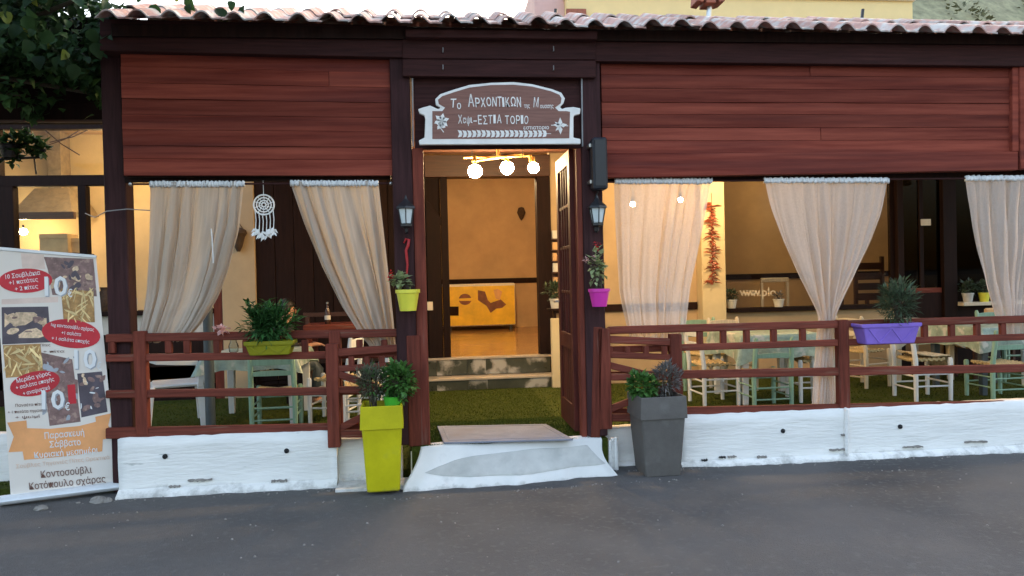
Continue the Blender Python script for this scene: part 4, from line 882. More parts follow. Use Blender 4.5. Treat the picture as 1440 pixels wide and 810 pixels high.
# lanterns
def lantern(label, px, py):
    q = at(px, py, -.085); T = thing('wall_lantern', label, 'lantern', tuple(q)); s = 1 / 195; z = lambda y: q.z + (py - y) * s
    hexr = lambda R, zz: [(q.x + R * cos(k * pi / 3 + pi / 6), q.y + R * sin(k * pi / 3 + pi / 6), zz) for k in range(6)]
    y0 = py
    MB().rings([hexr(.074, z(y0 - 7)), hexr(.070, z(y0 - 10)), hexr(.030, z(y0 - 17)), hexr(.012, z(y0 - 21)), hexr(.004, z(y0 - 26))]).build('cap', BLACKM, T)
    a_, b_ = hexr(.060, z(y0 - 7)), hexr(.040, z(y0 + 14)); g = MB()
    for k in range(6): g.bar(a_[k], b_[k], .007, .007)
    g.build('frame', BLACKM, T)
    ai, bi = hexr(.056, z(y0 - 7) - .001), hexr(.038, z(y0 + 13))
    for k in range(6):
        kk = (k + 1) % 6; g = MB(); nn_ = Vector((cos(k * pi / 3 + pi / 3), sin(k * pi / 3 + pi / 3), 0)) * .002; V4 = [Vector(ai[k]), Vector(ai[kk]), Vector(bi[kk]), Vector(bi[k])]
        g.v = [tuple(v) for v in V4] + [tuple(v - nn_) for v in V4]; g.f = [(0, 1, 2, 3), (7, 6, 5, 4), (0, 4, 5, 1), (1, 5, 6, 2), (2, 6, 7, 3), (3, 7, 4, 0)]; g.build('pane', FROST, T)
    MB().rings([hexr(.044, z(y0 + 14)), hexr(.044, z(y0 + 17)), hexr(.014, z(y0 + 20)), hexr(.010, z(y0 + 25))]).build('base', BLACKM, T)
    MB().tube([(q.x, q.y, z(y0 + 20)), (q.x, q.y + .03, z(y0 + 26)), (q.x, .0, z(y0 + 24)), (q.x, -.002, z(y0 + 12))], .008, 6).build('bracket', BLACKM, T)
lantern('black hexagonal wall lantern on the left door post', 571, 301); lantern('black hexagonal wall lantern on the right door post', 840, 300)
# speaker
q = at(843, 230, -.10); T = thing('speaker', 'slim black loudspeaker mounted high on the right door post', 'speaker', tuple(q))
A, B = at(833, 193, -.14), at(855, 266, -.14); MB().box(A.x, B.x, -.15, -.02, B.z, A.z).build('cabinet', NAVY, T, bev=.012)
MB().box(A.x + .012, B.x - .012, -.158, -.152, B.z + .02, A.z - .02).build('grille', BLACKM, T, bev=.003)
for z in (A.z - .05, B.z + .06): MB().box(A.x - .016, A.x - .002, -.10, -.002, z - .012, z + .012).build('bracket', STEEL, T)
MB().tube([((A.x + B.x) / 2, -.05, B.z), ((A.x + B.x) / 2 - .02, -.03, B.z - .06), ((A.x + B.x) / 2 - .03, -.008, B.z - .14)], .006, 6).build('lead', BLACKM, T)

# doormat
A, B, C_, D_ = at(612, 600, 0), at(640, 626, 0), at(806, 622, 0), at(760, 596, 0)
def atz(px, py, z): d = CW + CR * ((px - 720) / FPX) + CU * ((405 - py) / FPX); return CAM + d * ((z - CAM.z) / d.z)
def on_turf(px, py):
    z = THZ
    for _ in range(30): q = atz(px, py, z + .012); z += .5 * (floor_z(0, q.y) - z)
    return q
cr = [on_turf(624, 622), on_turf(806, 617), on_turf(768, 596), on_turf(615, 599)]
g = MB(); g.v = [tuple(q) for q in cr] + [(q.x, q.y, q.z - .013) for q in cr]; g.f = [(0, 1, 2, 3), (7, 6, 5, 4), (0, 4, 5, 1), (1, 5, 6, 2), (2, 6, 7, 3), (3, 7, 4, 0)]
c0 = (cr[0] + cr[1] + cr[2] + cr[3]) / 4
T = thing('doormat', 'flat grey doormat lying on the turf at the entrance', 'mat', tuple(c0)); g.build('mat', MATM, T, bev=.003)
g = MB(); ins = lambda u, v: (cr[0] * (1 - u) + cr[1] * u) * (1 - v) + (cr[3] * (1 - u) + cr[2] * u) * v + Vector((0, 0, .001))
for e0, e1 in (((.05, .09), (.95, .09)), ((.95, .09), (.95, .91)), ((.95, .91), (.05, .91)), ((.05, .91), (.05, .09))): g.bar(ins(*e0), ins(*e1), .016, .004)
g.build('stitched_border', MATM, T)
# ================================================================ TAVERN HOUSE BEHIND THE TERRACE
HY, FZ = 4.5, .43
H = thing('tavern_house', 'ochre plastered tavern house at the back of the terrace', 'house', (0.5, 5.5, .0))
def hb(name, x0, x1, y0, y1, z0, z1, mt, bev=0, parent=None): return MB().box(x0, x1, y0, y1, z0, z1).build(name, mt, parent or H, bev=bev)
xe0, xe1 = X(632, HY), X(757, HY)
ROOF_Z = 3.80
hb('ceiling', -8.6, 11.2, HY + .14, 11.5, ROOF_Z, ROOF_Z + .12, PLASTER)
hb('floor', -8.6, 11.2, HY + .01, 11.5, .20, FZ, FLOORT)
# side and back walls
hb('wall', -8.6, -8.45, HY + .16, 11.49, FZ, ROOF_Z - .002, PLASTER_Y); hb('wall', 11.05, 11.2, HY + .16, 11.49, FZ, ROOF_Z - .002, PLASTER)
hb('wall', -8.6, 11.2, 11.5, 11.65, 0, ROOF_Z + .12, PLASTER)
# partitions between the three rooms
xk = X(312, HY) - .02
hb('partition_wall', xk, xk + .14, HY + .16, 11.49, FZ, ROOF_Z - .002, PLASTER_Y)
hb('partition_wall', X(975, HY), X(975, HY) + .12, HY + .16, 11.49, FZ, ROOF_Z - .002, PLASTER)
hb('kitchen_back_wall', -8.44, xk - .002, 6.6, 6.72, FZ, ROOF_Z - .002, PLASTER_Y)
zd = Zz(690, 395, 10.3)
hb('back_wall', xk + .145, X(975, HY) - .003, 10.3, 10.42, FZ, ROOF_Z - .002, PLASTER)
hb('dado_rail', -2.4, X(975, HY) - .01, 10.27, 10.299, zd - .06, zd + .05, DARKW)
hb('dining_back_wall', X(975, HY) + .125, 11.04, 7.6, 7.72, FZ, ROOF_Z - .002, PLASTER)
zdr = Zz(1140, 387, 7.6); hb('dado_rail', 3.4, 11.0, 7.57, 7.599, zdr - .05, zdr + .05, DARKW)
# front wall pieces
z_sill = Zz(1080, 432, HY)
zr1 = Zz(900, 432, HY)
xa, xb = X(776, HY), X(980, HY)
hb('front_wall', xa, xb, HY, HY + .15, .0, ROOF_Z - .003, PLASTER)
hb('dado_rail', xa + .01, xb - .01, HY - .03, HY - .001, zr1 - .05, zr1 + .05, DARKW)
hb('pilaster', xb + .003, X(1021, HY - .2), HY - .2, HY + .15, .05, 3.09, PLASTER_Y, .006)
xw0, xw1 = X(1021, HY) + .003, X(1262, HY)
hb('front_wall', xw0, xw1, HY, HY + .15, .0, z_sill - .06, PLASTER)
hb('window_sill', xw0, xw1 - .004, HY - .10, HY + .16, z_sill - .058, z_sill, DARKW, .004)
hb('front_wall', xw0, 11.05, HY, HY + .15, 2.96, ROOF_Z - .003, PLASTER)
wf = hb('window_frame', xw0 + .002, xw1 - .005, HY + .04, HY + .10, 2.88, 2.956, DARKW)
hb('pane', xw0 + .01, xw1 - .07, HY + .066, HY + .072, z_sill + .003, 2.878, GLASS, parent=wf)
g = MB()
for k, (ch, px) in enumerate(zip('www.plo', (1046, 1055, 1063, 1069, 1075, 1081, 1087))): q = at(px, 411, HY + .06); text_mb(g, ch, .17, Matrix.Translation((q.x, HY + .06, q.z)) @ Matrix.Rotation(pi / 2, 4, 'X'), bold=.002, ext=.001)
g.build('pane_lettering', PAINTC, wf)
hb('mullion', xw1 - .068, xw1 - .006, HY + .041, HY + .099, z_sill + .002, 2.878, DARKW, parent=wf)
# dark double door and window at the right
def dz(px, w_, y0=HY - .03, y1=HY + .13): x = X(px, HY); return hb('door_post', x, x + w_, y0, y1, .05, 2.957, DARKW, .004)
dz(1262, .09); dz(1326, .20)
xd0, xd1 = X(1262, HY) + .093, X(1326, HY) - .003; zl = Zz(1300, 412, HY)
dd = hb('dark_door', xd0, xd1, HY + .02, HY + .07, .08, zl, DARKW, .004)
hb('rail', xd0 + .002, xd1 - .002, HY + .015, HY + .075, zl + .002, zl + .07, RED_X, .003, parent=dd); hb('stile', (xd0 + xd1) / 2 - .03, (xd0 + xd1) / 2 + .03, HY + .016, HY + .074, zl + .073, 2.95, DARKW, .003, parent=dd)
SMOKE = glass('smoked_glass', (.22, .22, .17)); hb('pane', xd0, (xd0 + xd1) / 2 - .032, HY + .04, HY + .048, zl + .073, 2.95, SMOKE, parent=dd); hb('pane', (xd0 + xd1) / 2 + .032, xd1, HY + .04, HY + .048, zl + .073, 2.95, SMOKE, parent=dd)
xg0 = X(1326, HY) + .203; zs2 = Zz(1385, 424, HY)
hb('front_wall', xg0, 11.05, HY, HY + .15, .0, zs2 - .05, DARKW); hb('window_sill', xg0, 11.0, HY - .14, HY + .14, zs2 - .048, zs2, PAINTC, .004)
hb('dark_window', xg0, 11.0, HY + .10, HY + .12, zs2 + .003, 2.957, SMOKE)
hb('note', X(1297, HY), X(1311, HY), HY + .008, HY + .012, Zz(1303, 317, HY), Zz(1303, 308, HY), PAINTC)
# entry frame and dark panelled stretch
hb('door_post', xe1, X(776, HY) - .002, HY - .05, HY + .16, .05, 2.80, DARKW, .005)
hb('door_post', X(622, HY), xe0, HY - .05, HY + .16, .05, 2.80, DARKW, .005)
hb('lintel', X(601, HY), X(776, HY) + .0, HY - .06, HY + .17, 2.803, 3.09, CEIL, .005)
hb('front_wall', X(360, HY), X(776, HY), HY + .02, HY + .15, 3.13, ROOF_Z - .003, PLASTER)
xl0 = X(361, HY); n_ = 9; xl1 = X(600, HY); wd_ = (xl1 - xl0) / n_
for i in range(n_): hb('wall_board', xl0 + i * wd_, xl0 + (i + 1) * wd_ - .006, HY + RND.uniform(0, .006), HY + .05, .05, 3.09, DARKW, .004)
hb('wall_backing', xl0, X(622, HY) - .003, HY + .055, HY + .15, .05, 3.09, DARKW)
hb('front_wall', X(313, HY), xl0 - .004, HY - .04, HY + .15, .0, ROOF_Z - .003, PLASTER, .006)
hb('door_post', X(300, HY), X(313, HY) - .003, HY - .02, HY + .14, .0, 3.09, RED_Z, .004)
# dark arched door leaf left of the entry
T = MB(); xx0, xx1 = X(601, HY - .1), X(621, HY - .1); T.prism([(xx0, .44), (xx1, .44), (xx1, 2.15), (xx1 + .03, 2.25), (xx1 - .06, 2.36), (xx0 + .06, 2.46), (xx0, 2.50)], HY - .09, HY - .04); T.build('arched_door', DARKW, H, bev=.006)
hb('switch_plate', X(600, HY - .1), X(608, HY - .1), HY - .105, HY - .092, Zz(605, 436, HY), Zz(605, 424, HY), PAINTC, .003)
# kitchen front with dark frames
zt0, zt1 = Zz(80, 181, HY), Zz(80, 246, HY); zm0 = Zz(80, 261, HY); zc = Zz(80, 440, HY)
xA = -8.44
hb('window_frame', xA, X(300, HY) - .004, HY + .02, HY + .12, zt0, zt0 + .12, DARKW)
hb('front_wall', xA, X(300, HY) - .004, HY + .02, HY + .14, zt0 + .123, ROOF_Z - .003, DARKW)
fr = hb('window_frame', xA, X(150, HY), HY + .02, HY + .12, zm0, zt1, DARKW, .004)
hb('pane', xA, X(150, HY), HY + .06, HY + .066, zt1 + .002, zt0 - .002, GLASS, parent=fr); hb('pane', X(22, HY), X(114, HY), HY + .06, HY + .066, zc, zm0 - .002, GLASS, parent=fr)
hb('mullion', X(113, HY), X(124, HY), HY + .0, HY + .13, zc, zm0 - .002, DARKW, .004, parent=fr); hb('mullion', X(1, HY), X(22, HY), HY + .0, HY + .13, zc, zm0 - .002, DARKW, .004, parent=fr)
hb('mullion', X(-1, HY), X(4, HY), HY + .0, HY + .13, zt1 + .002, zt0 - .002, DARKW, .004, parent=fr)
zk = Zz(180, 470, HY); hb('service_counter_front', xA, X(300, HY) - .004, HY + .0, HY + .12, zk, zc - .06, CONC); hb('counter_plinth', xA, X(300, HY) - .004, HY + .01, HY + .12, .0, zk - .002, DARKW)
hb('service_counter_top', xA, X(300, HY) - .006, HY - .06, HY + .40, zc - .058, zc - .002, DARKW, .004)
# steps
xs0, xs1 = X(597, 4.1) - .25, X(783, 4.1)
ST = thing('entrance_steps', 'two green marble steps with pale edges up to the inner door', 'steps', ((xs0 + xs1) / 2, 4.3, TZ))
cuts = [xs0, xs0 + .38, xs0 + .78, xs0 + 1.02, xs1]
for i, (y, z0, z1) in enumerate(((4.09, TZ - .03, .172), (4.38, .205, .405))):
    for a_, b_ in zip(cuts, cuts[1:]): MB().box(a_ - .0, min(b_, xs1 - i * .06) - .003, y, y + (.28 if i == 0 else .10), z0, z1).build('riser_slab', MARBLE, ST)
    MB().box(xs0, xs1 - i * .06 + .01, y - .02, y + (.285 if i == 0 else .125), z1 + .001, z1 + .028).build('tread_slab', MARBLE_T, ST, bev=.004)
# white low wall beside the steps, with a potted plant
xp0, xp1 = X(766, 4.1), X(800, 4.1) + .35; zp = Zz(780, 447, 4.1)
o = MB().box(xs1 - .10, xp1, 4.0, 4.08, TZ - .02, zp).build('low_wall', PLASTER_Y, bev=.01); tag(o, 'cream plastered low wall at the right end of the marble steps', 'low wall')
T = thing('shelf', 'dark wooden shelf board on top of the cream low wall', 'shelf', (xp0 + .2, 4.05, zp)); zs = Zz(780, 434, 4.0)
MB().box(xs1 - .12, xp1, 3.98, 4.25, zs - .03, zs).build('board', DARKW, T, bev=.004); 
for x in (xs1 - .06, xp1 - .1): MB().box(x, x + .03, 4.01, 4.07, zp + .001, zs - .031).build('bracket', DARKW, T)
def pot(label, q, r, h, mt, leafm, rad, n_, L, W, seed, lab2, up=.8):
    o = MB().lathe([(r * .72, 0), (r * .95, h * .85), (r * 1.05, h * .87), (r * 1.05, h), (r * .9, h), (r * .85, h * .85), (0, h * .84)], 18, q).build('flower_pot', mt, smooth=True); tag(o, label, 'flower pot')
    if rad:
        g, g2 = MB(), MB(); c = Vector(q) + Vector((0, 0, h + rad[2] * .75)); bush(g, c, rad, n_, L, W, seed, upb=up, shell=.3); stems(g2, Vector(q) + Vector((0, 0, h * .85)), c, rad, 8, seed)
        plant('potted_plant', lab2, tuple(Vector(q) + Vector((0, 0, h * .85))), (('foliage', g, leafm), ('stem', g2, BARK)))
q = at(781, 434, 4.1); q.z = zs; pot('cream flower pot on the dark shelf beside the steps', q, .075, .125, CERAM, LEAF4, (.13, .1, .13), 260, .06, .03, 61, 'dark leafy plant in the cream pot beside the steps')
# wall rack with goods right of the entry
T = thing('display_rack', 'narrow wall rack of packaged goods right of the inner doorway', 'rack', (X(790, HY), 4.4, 1.0))
x0, x1 = X(777, 4.4), X(800, 4.4) + .12; zb_, ztp = Zz(785, 398, 4.4), Zz(785, 325, 4.4)
MB().box(x0, x1, 4.47, 4.495, zb_ - .02, ztp).build('back_board', CEIL, T)
rr = random.Random(4)
for k in range(5):
    z = zb_ + (ztp - zb_ - .1) * k / 4; MB().box(x0, x1, 4.36, 4.468, z - .015, z).build('shelf_board', CEIL, T); x = x0 + .01; pk = 0
    while x < x1 - .06: w_ = rr.uniform(.05, .09); h_ = rr.uniform(.07, .13); o = MB().box(x, x + w_, 4.38, 4.45, z + .001, z + h_).build('packet', rr.choice([CARD, TERRA, CERAM, TANC]), bev=.004); tag(o, ['first', 'second', 'third', 'fourth', 'fifth', 'sixth'][pk] + ' small packet from the left on the ' + ['lowest', 'second lowest', 'middle', 'second highest', 'highest'][k] + ' shelf of the wall rack', 'packet', 'packets on the wall rack'); x += w_ + .01; pk += 1
# ice cream freezer with yellow printed front
yF = 9.6; z0, z1 = Zz(690, 458, yF), Zz(690, 402, yF); x0, x1 = X(629, yF), X(724, yF)
T = thing('chest_freezer', 'chest freezer with a yellow front picture inside the doorway', 'freezer', ((x0 + x1) / 2, yF + .3, FZ))
FY = mat('freezer_yellow_print', (.72, .46, .02), .45, .12, 4, bump=0); MB().box(x0 - .12, x1, yF + .006, yF + .6, z0, z1 + .05).build('body', PAINTW, T, bev=.02)
MB().box(x0 - .11, x1 - .01, yF, yF + .004, z0 + .02, z1 + .0).build('front_print', FY, T)
for x in (x0, x1 - .12): MB().box(x, x + .06, yF + .05, yF + .12, FZ, z0 - .001).build('foot', BLACKM, T)
def fpt(px, py): q = at(px, py, yF); return (q.x, q.z)
PB = mat('freezer_brown_print', (.16, .05, .02), .5, .3, 10, bump=0)
MB().prism([fpt(*q) for q in ((672, 408), (682, 410), (686, 422), (690, 426), (704, 421), (712, 428), (706, 433), (698, 434), (690, 440), (684, 430), (672, 422))], yF - .003, yF - .0005).build('picture', PB, T)
MB().prism([fpt(654 + 9 * cos(a), 421 + 8 * sin(a)) for a in [k * pi / 8 for k in range(16)]], yF - .003, yF - .0005).build('round_emblem', PB, T); MB().prism([fpt(*q) for q in ((642, 420), (666, 419), (662, 423), (646, 423))], yF - .0045, yF - .0032).build('emblem_band', FY, T)
MB().prism([fpt(*q) for q in ((694, 408), (700, 406), (706, 410), (703, 422), (697, 420))], yF - .003, yF - .0005).build('picture', TANC, T); MB().prism([fpt(*q) for q in ((627, 431), (645, 431), (645, 444), (627, 444))], yF - .003, yF - .0005).build('dark_vent', DARKW, T)
q = at(733, 299, 10.24); o = MB().lathe([(.0, -.17), (.04, -.12), (.09, 0), (.06, .10), (.0, .12)], 12, q).build('wall_ornament', WICK, smooth=True); tag(o, 'small dark balloon shaped wall ornament seen through the doorway', 'ornament')

# ---- lamps
def bulb(name, label, q, r, m_, ceil, group=None, cord=True):
    T = thing(name, label, 'lamp', tuple(q), 0, group); MB().sphere(q, r, 12).build('bulb', m_, T, smooth='all')
    MB().tube([q + Vector((0, 0, r * .9)), q + Vector((0, 0, r + .05))], .016, 8).build('socket', BLACKM, T)
    if cord: MB().tube([q + Vector((0, 0, r + .05)), Vector((q.x, q.y, ceil))], .004, 5).build('cord', BLACKM, T)
YL = 2.0; T = thing('chandelier', 'rustic brass chandelier with three glowing globe bulbs inside the entrance', 'lamp', tuple(at(708, 222, YL)))
GOLD = mat('aged_brass', (.55, .33, .10), .35, .2, 10, metal=.8)
A, B = at(652, 222, YL), at(748, 219, YL + .05); MB().tube([A, B], .012, 8).build('arm', GOLD, T); A2, B2 = at(664, 227, YL - .12), at(735, 217, YL + .3); MB().tube([A2, B2], .012, 8).build('arm', GOLD, T)
MB().bar(at(745, 218, YL), at(747, 239, YL), .02, .05).build('plate', GOLD, T); A3, B3 = at(700, 217, YL + .3), at(718, 230, YL - .1); MB().tube([A3, B3], .010, 8).build('arm', GOLD, T)
for px in (664, 700, 735): qa = at(px, 221, YL); MB().tube([qa, Vector((qa.x, qa.y + .02, 3.095))], .004, 5).build('chain', BLACKM, T)
c = (A + B) / 2; MB().tube([c, Vector((c.x, c.y, 3.095))], .018, 8).build('stem', GOLD, T)
for px, py, yy, r in ((668, 241, 1.9, .068), (713, 236, 2.1, .068), (750, 236, 2.0, .055)):
    q = at(px, py, yy); MB().sphere(q, r, 12).build('bulb', LITM, T, smooth='all'); MB().tube([q + Vector((0, 0, r * .9)), Vector((q.x, q.y + .02, A.z + .005))], .02, 8).build('socket', GOLD, T)
for px, py in ((890, 287), (957, 281)): bulb('pendant_bulb', 'small glowing bulb behind the sheer curtain, ' + ('the one nearer the doorway' if px < 900 else 'the one nearer the lit pilaster'), at(px, py, 2.1), .026, LITS, 3.095, 'small bulbs behind the sheer curtain')
PB_ = at(1006, 243, 3.5); bulb('ceiling_bulb', 'bright bulb hung near the ceiling in front of the cream pilaster', PB_, .045, LITB, 3.09)
bulb('ceiling_bulb', 'ceiling bulb lighting the right end of the terrace', at(1150, 238, 2.4), .05, LIT, 3.09)
bulb('ceiling_bulb', 'ceiling bulb in the kitchen room', at(163, 225, 5.5), .055, LITM, 3.795)
bulb('ceiling_bulb', 'ceiling bulb in the hall behind the inner doorway', Vector((.35, 5.6, 3.20)), .07, LITB, 3.795)
bulb('ceiling_bulb', 'ceiling bulb in the dining room behind the window', at(1150, 232, 6.0), .05, LIT, 3.795)

# ---- kitchen things
q = at(60, 300, 5.9); T = thing('extractor_hood', 'dull metal extractor hood in the kitchen window', 'extractor hood', tuple(q))
a_, b_ = at(24, 262, 5.9), at(112, 300, 5.9); MB().rings([[(a_.x, 5.7, b_.z), (b_.x, 5.7, b_.z), (b_.x, 6.55, b_.z), (a_.x, 6.55, b_.z)], [(a_.x + .1, 6.15, a_.z), (b_.x - .25, 6.15, a_.z), (b_.x - .25, 6.55, a_.z), (a_.x + .1, 6.55, a_.z)]]).build('canopy', SMOKYM, T, bev=.01)
MB().box(a_.x, b_.x + .04, 5.63, 5.695, b_.z - .10, b_.z - .001).build('front_band', CEIL, T); MB().box(a_.x + .25, b_.x - .4, 6.25, 6.55, a_.z + .001, 3.78).build('duct', SMOKYM, T)
q = at(33, 326, 6.0); bulb('work_lamp', 'glowing work lamp under the extractor hood', q, .05, LITS, 2, None, False)
for px0, px1, py0, py1, yy, lab in ((55, 96, 329, 356, 5.6, 'wide cardboard box on the kitchen shelf'), (100, 112, 335, 356, 5.7, 'narrow cardboard box beside the wide box')):
    a_, b_ = at(px0, py0, yy), at(px1, py1, yy); T = thing('cardboard_box', lab, 'box', ((a_.x + b_.x) / 2, yy, b_.z)); MB().box(a_.x, b_.x, yy, yy + .3, b_.z, a_.z).build('carton', CARD, T, bev=.004); MB().box(a_.x + .002, b_.x - .002, yy - .012, yy - .001, a_.z - .06, a_.z - .002).build('flap', CARD, T)
zz = at(80, 356, 5.6).z; o = MB().box(X(-40, 5.7), X(118, 5.7), 5.5, 6.05, zz - .04, zz - .001).build('kitchen_shelf', CEIL, H)
q = at(188, 392, 3.3); q.z = zc; o = MB().lathe([(.04, 0), (.042, .13), (.03, .17), (.014, .20), (.014, .25), (0, .25)], 14, at(188, 396, HY + .1)).build('bottle', CERAM, smooth=True)
o.location.z = zc + .125; tag(o, 'pale bottle on the kitchen counter seen right of corner post', 'bottle')
o = MB().lathe([(.07, 0), (.10, .1), (.08, .22), (.05, .27), (.06, .31), (.045, .31), (0, .28)], 16, Vector((X(145, HY + .15), HY + .2, zc - .002))).build('jug', WICK, smooth=True); tag(o, 'brown round bellied jug on the kitchen counter', 'jug')
q = at(335, 335, HY - .09); T = thing('wall_basket', 'dark wicker cone basket hung on the tan wall left', 'basket', tuple(q)); MB().lathe([(.02, -.17), (.05, -.11), (.085, .02), (.11, .06), (.10, .10), (.05, .13), (0, .14)], 14, q).build('basket', WICK, T)
MB().tube([q + Vector((-.08, .02, .08)), q + Vector((0, .05, .2)), q + Vector((.08, .02, .08))], .007, 6).build('handle', WICK, T)

for a_, b_ in (((60, 180), (112, 218)), ((118, 180), (62, 206)), ((135, 178), (70, 200))): MB().tube([at(*a_, 5.0), (at(*a_, 5.0) + at(*b_, 5.0)) / 2 - Vector((0, 0, .03)), at(*b_, 5.0)], .008, 5).build('wire', CEIL, H)
# ---- chilli garland on the pilaster
q = at(1001, 340, HY - .22); T = thing('chilli_garland', 'rust red dried chilli garland hanging on the lit pilaster', 'garland', tuple(q)); z0, z1 = Zz(1001, 400, HY - .22), Zz(1001, 284, HY - .22); rr = random.Random(5)
MB().tube([(q.x, HY - .21, z0 + .05), (q.x + .01, HY - .21, (z0 + z1) / 2), (q.x + .012, HY - .21, z1 + .12)], .005, 6).build('string', RUST, T)
g = MB()
for i in range(95):
    z = z0 + (z1 - z0) * i / 95; a = rr.uniform(-.6, pi + .6); p_ = Vector((q.x + .008 * sin(i), HY - .22, z)); d = Vector((cos(a) * .135 * (.7 + .3 * sin(i * .37)), -abs(sin(a)) * .035 - .01, rr.uniform(-.06, .02)))
    g.tube([p_, p_ + d * .6 + Vector((0, 0, .01)), p_ + d], [.010, .009, .002], 5)
g.build('chilli', RUST, T)
# things on the window sills
q = at(1029, 428, HY - .02); q.z = z_sill; pot('white flower pot on the window sill beside the pilaster', q, .07, .12, CERAM, LEAF4, (.09, .08, .08), 160, .05, .025, 71, 'dark leafy plant in the white pot beside the pilaster')
q = at(1095, 428, HY - .0); q.z = z_sill; pot('pale planter pot on the middle of the window sill', q, .075, .11, CERAM, LEAF2, (.08, .06, .05), 90, .05, .02, 72, 'withered plant in the pale pot on the sill')
g = MB(); a_ = at(1070, 391, 6.0); b_ = at(1110, 432, 6.0)
T = thing('dining_chair', 'pale framed dining chair inside, behind the window sill', 'chair', ((a_.x + b_.x) / 2, 6.0, FZ)); MB().box(a_.x, b_.x, 6.0, 6.03, a_.z - .07, a_.z).build('back_slat', PAINTC, T, bev=.008)
for x in (a_.x, b_.x - .04): MB().box(x, x + .04, 6.0, 6.04, FZ, a_.z - .072).build('leg', PAINTC, T); MB().box(x, x + .04, 6.36, 6.40, FZ, FZ + .43).build('leg', PAINTC, T)
MB().box(a_.x, b_.x, 6.005, 6.4, FZ + .432, FZ + .47).build('seat', RUSH, T)
for px, mt, lab, yy in ((1361, CONC, 'grey pot on the pale sill at the dark window', HY - .06), (1384, YELLOW, 'yellow pot on the pale sill at the dark window', HY - .06)):
    q = at(px, 422, yy); q.z = zs2; pot(lab, q, .075, .13, mt, LEAF4, (.12, .08, .10), 160, .06, .03, px, 'dark green plant in the ' + ('grey' if px < 1370 else 'yellow') + ' pot at the dark window')
# dark brown chair inside by the window's right end
a_ = at(1222, 352, 5.7); T = thing('wooden_armchair', 'dark brown wooden chair inside at the right end of window', 'chair', (a_.x, 5.7, FZ))
for dx in (-.24, .20): MB().box(a_.x + dx, a_.x + dx + .05, 5.7, 5.75, FZ, a_.z - abs(dx) * .5).build('leg', CEIL, T); MB().box(a_.x + dx, a_.x + dx + .05, 6.12, 6.17, FZ, FZ + .62).build('leg', CEIL, T)
for k in range(4): MB().box(a_.x - .188, a_.x + .198, 5.705, 5.74, FZ + .55 + k * .16, FZ + .66 + k * .16).build('back_slat', CEIL, T, bev=.005)
MB().box(a_.x - .24, a_.x + .25, 5.755, 6.115, FZ + .42, FZ + .47).build('seat', CEIL, T, bev=.01)

# ================================================================ FURNITURE ON THE TERRACE
def rnd_leg(g, a, b, r0=.019, r1=.017): g.tube([a, b], [r0, r1], 8)
def make_chair():
    T = thing('taverna_chair', 'x', 'chair', (0, 0, 0)); T.scale = (1, 1, .97)
    hw, hd = .20, .19
    for s in (-1, 1):
        g = MB(); g.tube([(s * hw, -hd, 0), (s * hw, -hd, .44), (s * (hw - .008), -hd - .05, .86), (s * (hw - .008), -hd - .055, .885)], [.022, .026, .023, .013], 8); g.build('rear_leg', PAINTW, T, loc=True, smooth=True)
        g = MB(); g.tube([(s * hw, hd, 0), (s * hw, hd, .45), (s * hw, hd, .47)], [.021, .026, .018], 8); g.build('front_leg', PAINTW, T, loc=True, smooth=True)
        for z in (.16, .29): g = MB(); g.tube([(s * hw, -hd + .015, z), (s * hw, hd - .015, z)], .010, 7); g.build('side_rung', PAINTW, T, loc=True, smooth=True)
    for y, zs_ in ((-hd, (.13, .27)), (hd, (.19, .33))):
        for z in zs_: g = MB(); g.tube([(-hw + .015, y, z), (hw - .015, y, z)], .0105, 7); g.build('rung', PAINTW, T, loc=True, smooth=True)
    for z, h in ((.80, .085), (.66, .05)):
        yb = -hd - .05 * (z - .44) / .42; g = MB(); R_ = []
        for k in range(9): u = -1 + k / 4; x = u * (hw - .024); d = -.018 * (1 - u * u); R_.append([(x, yb + d - .009, z - h / 2), (x, yb + d - .009, z + h / 2 + .012 * (1 - u * u)), (x, yb + d + .009, z + h / 2 + .012 * (1 - u * u)), (x, yb + d + .009, z - h / 2)])
        g.rings(R_); g.build('back_slat', PAINTW, T, loc=True, bev=.003)
    g = MB(); nseat = 12
    for k in range(nseat):
        t = k / nseat; g.tube([(-hw + .02, -hd + .03 + t * 2 * (hd - .03), .445 + .012 * (k % 2)), (0, -hd + .03 + t * 2 * (hd - .03), .432), (hw - .02, -hd + .03 + t * 2 * (hd - .03), .445 + .012 * (k % 2))], .0175, 6)
    g.build('seat', RUSH, T, loc=True, smooth=True)
    return T
chair0 = make_chair(); used = [False]
def chair(x, y, rz, label, col, group='painted taverna chairs on the terrace'):
    mt = {'w': None, 'g': {'white_painted_wood': PAINTG}, 'c': {'white_painted_wood': PAINTC}}[col]
    if col == 'w' and not used[0]: used[0] = True; o = chair0; o.location = (x, y, TZ - .01); o.rotation_euler = (0, 0, rz); tag(o, label, None, group); return o
    o = dup(chair0, (x, y, TZ - .01), rz, label, group, mt)
    if abs(y - 2.06) < .01: o.scale = (1, 1, .84)       # the two low mint chairs in front
    return o
def cx(px, Y): return X(px, Y, 520)
chair(cx(1003, 2.42), 2.42, -pi / 2 + .05, 'white taverna chair at the left side of the table by the grey planter', 'w')
chair(cx(1074, 2.06), 2.06, .03, 'mint green taverna chair in front of the table by the grey planter', 'g')
chair(cx(1140, 2.4), 2.4, pi / 2 - .1, 'white taverna chair beside the pinched sheer curtain', 'w')
chair(cx(1031, 3.3), 3.3, pi + .1, 'cream taverna chair at the far side of the table by the pilaster', 'c')
chair(cx(985, 3.45), 3.45, pi - .25, 'mint green taverna chair at the far side of the table by the pilaster', 'g')
chair(cx(1296, 2.2), 2.2, -pi / 2 - .04, 'white taverna chair under the purple window box', 'w')
chair(cx(1401, 2.06), 2.06, .02, 'mint green taverna chair nearest the right edge under the fence rail', 'g')
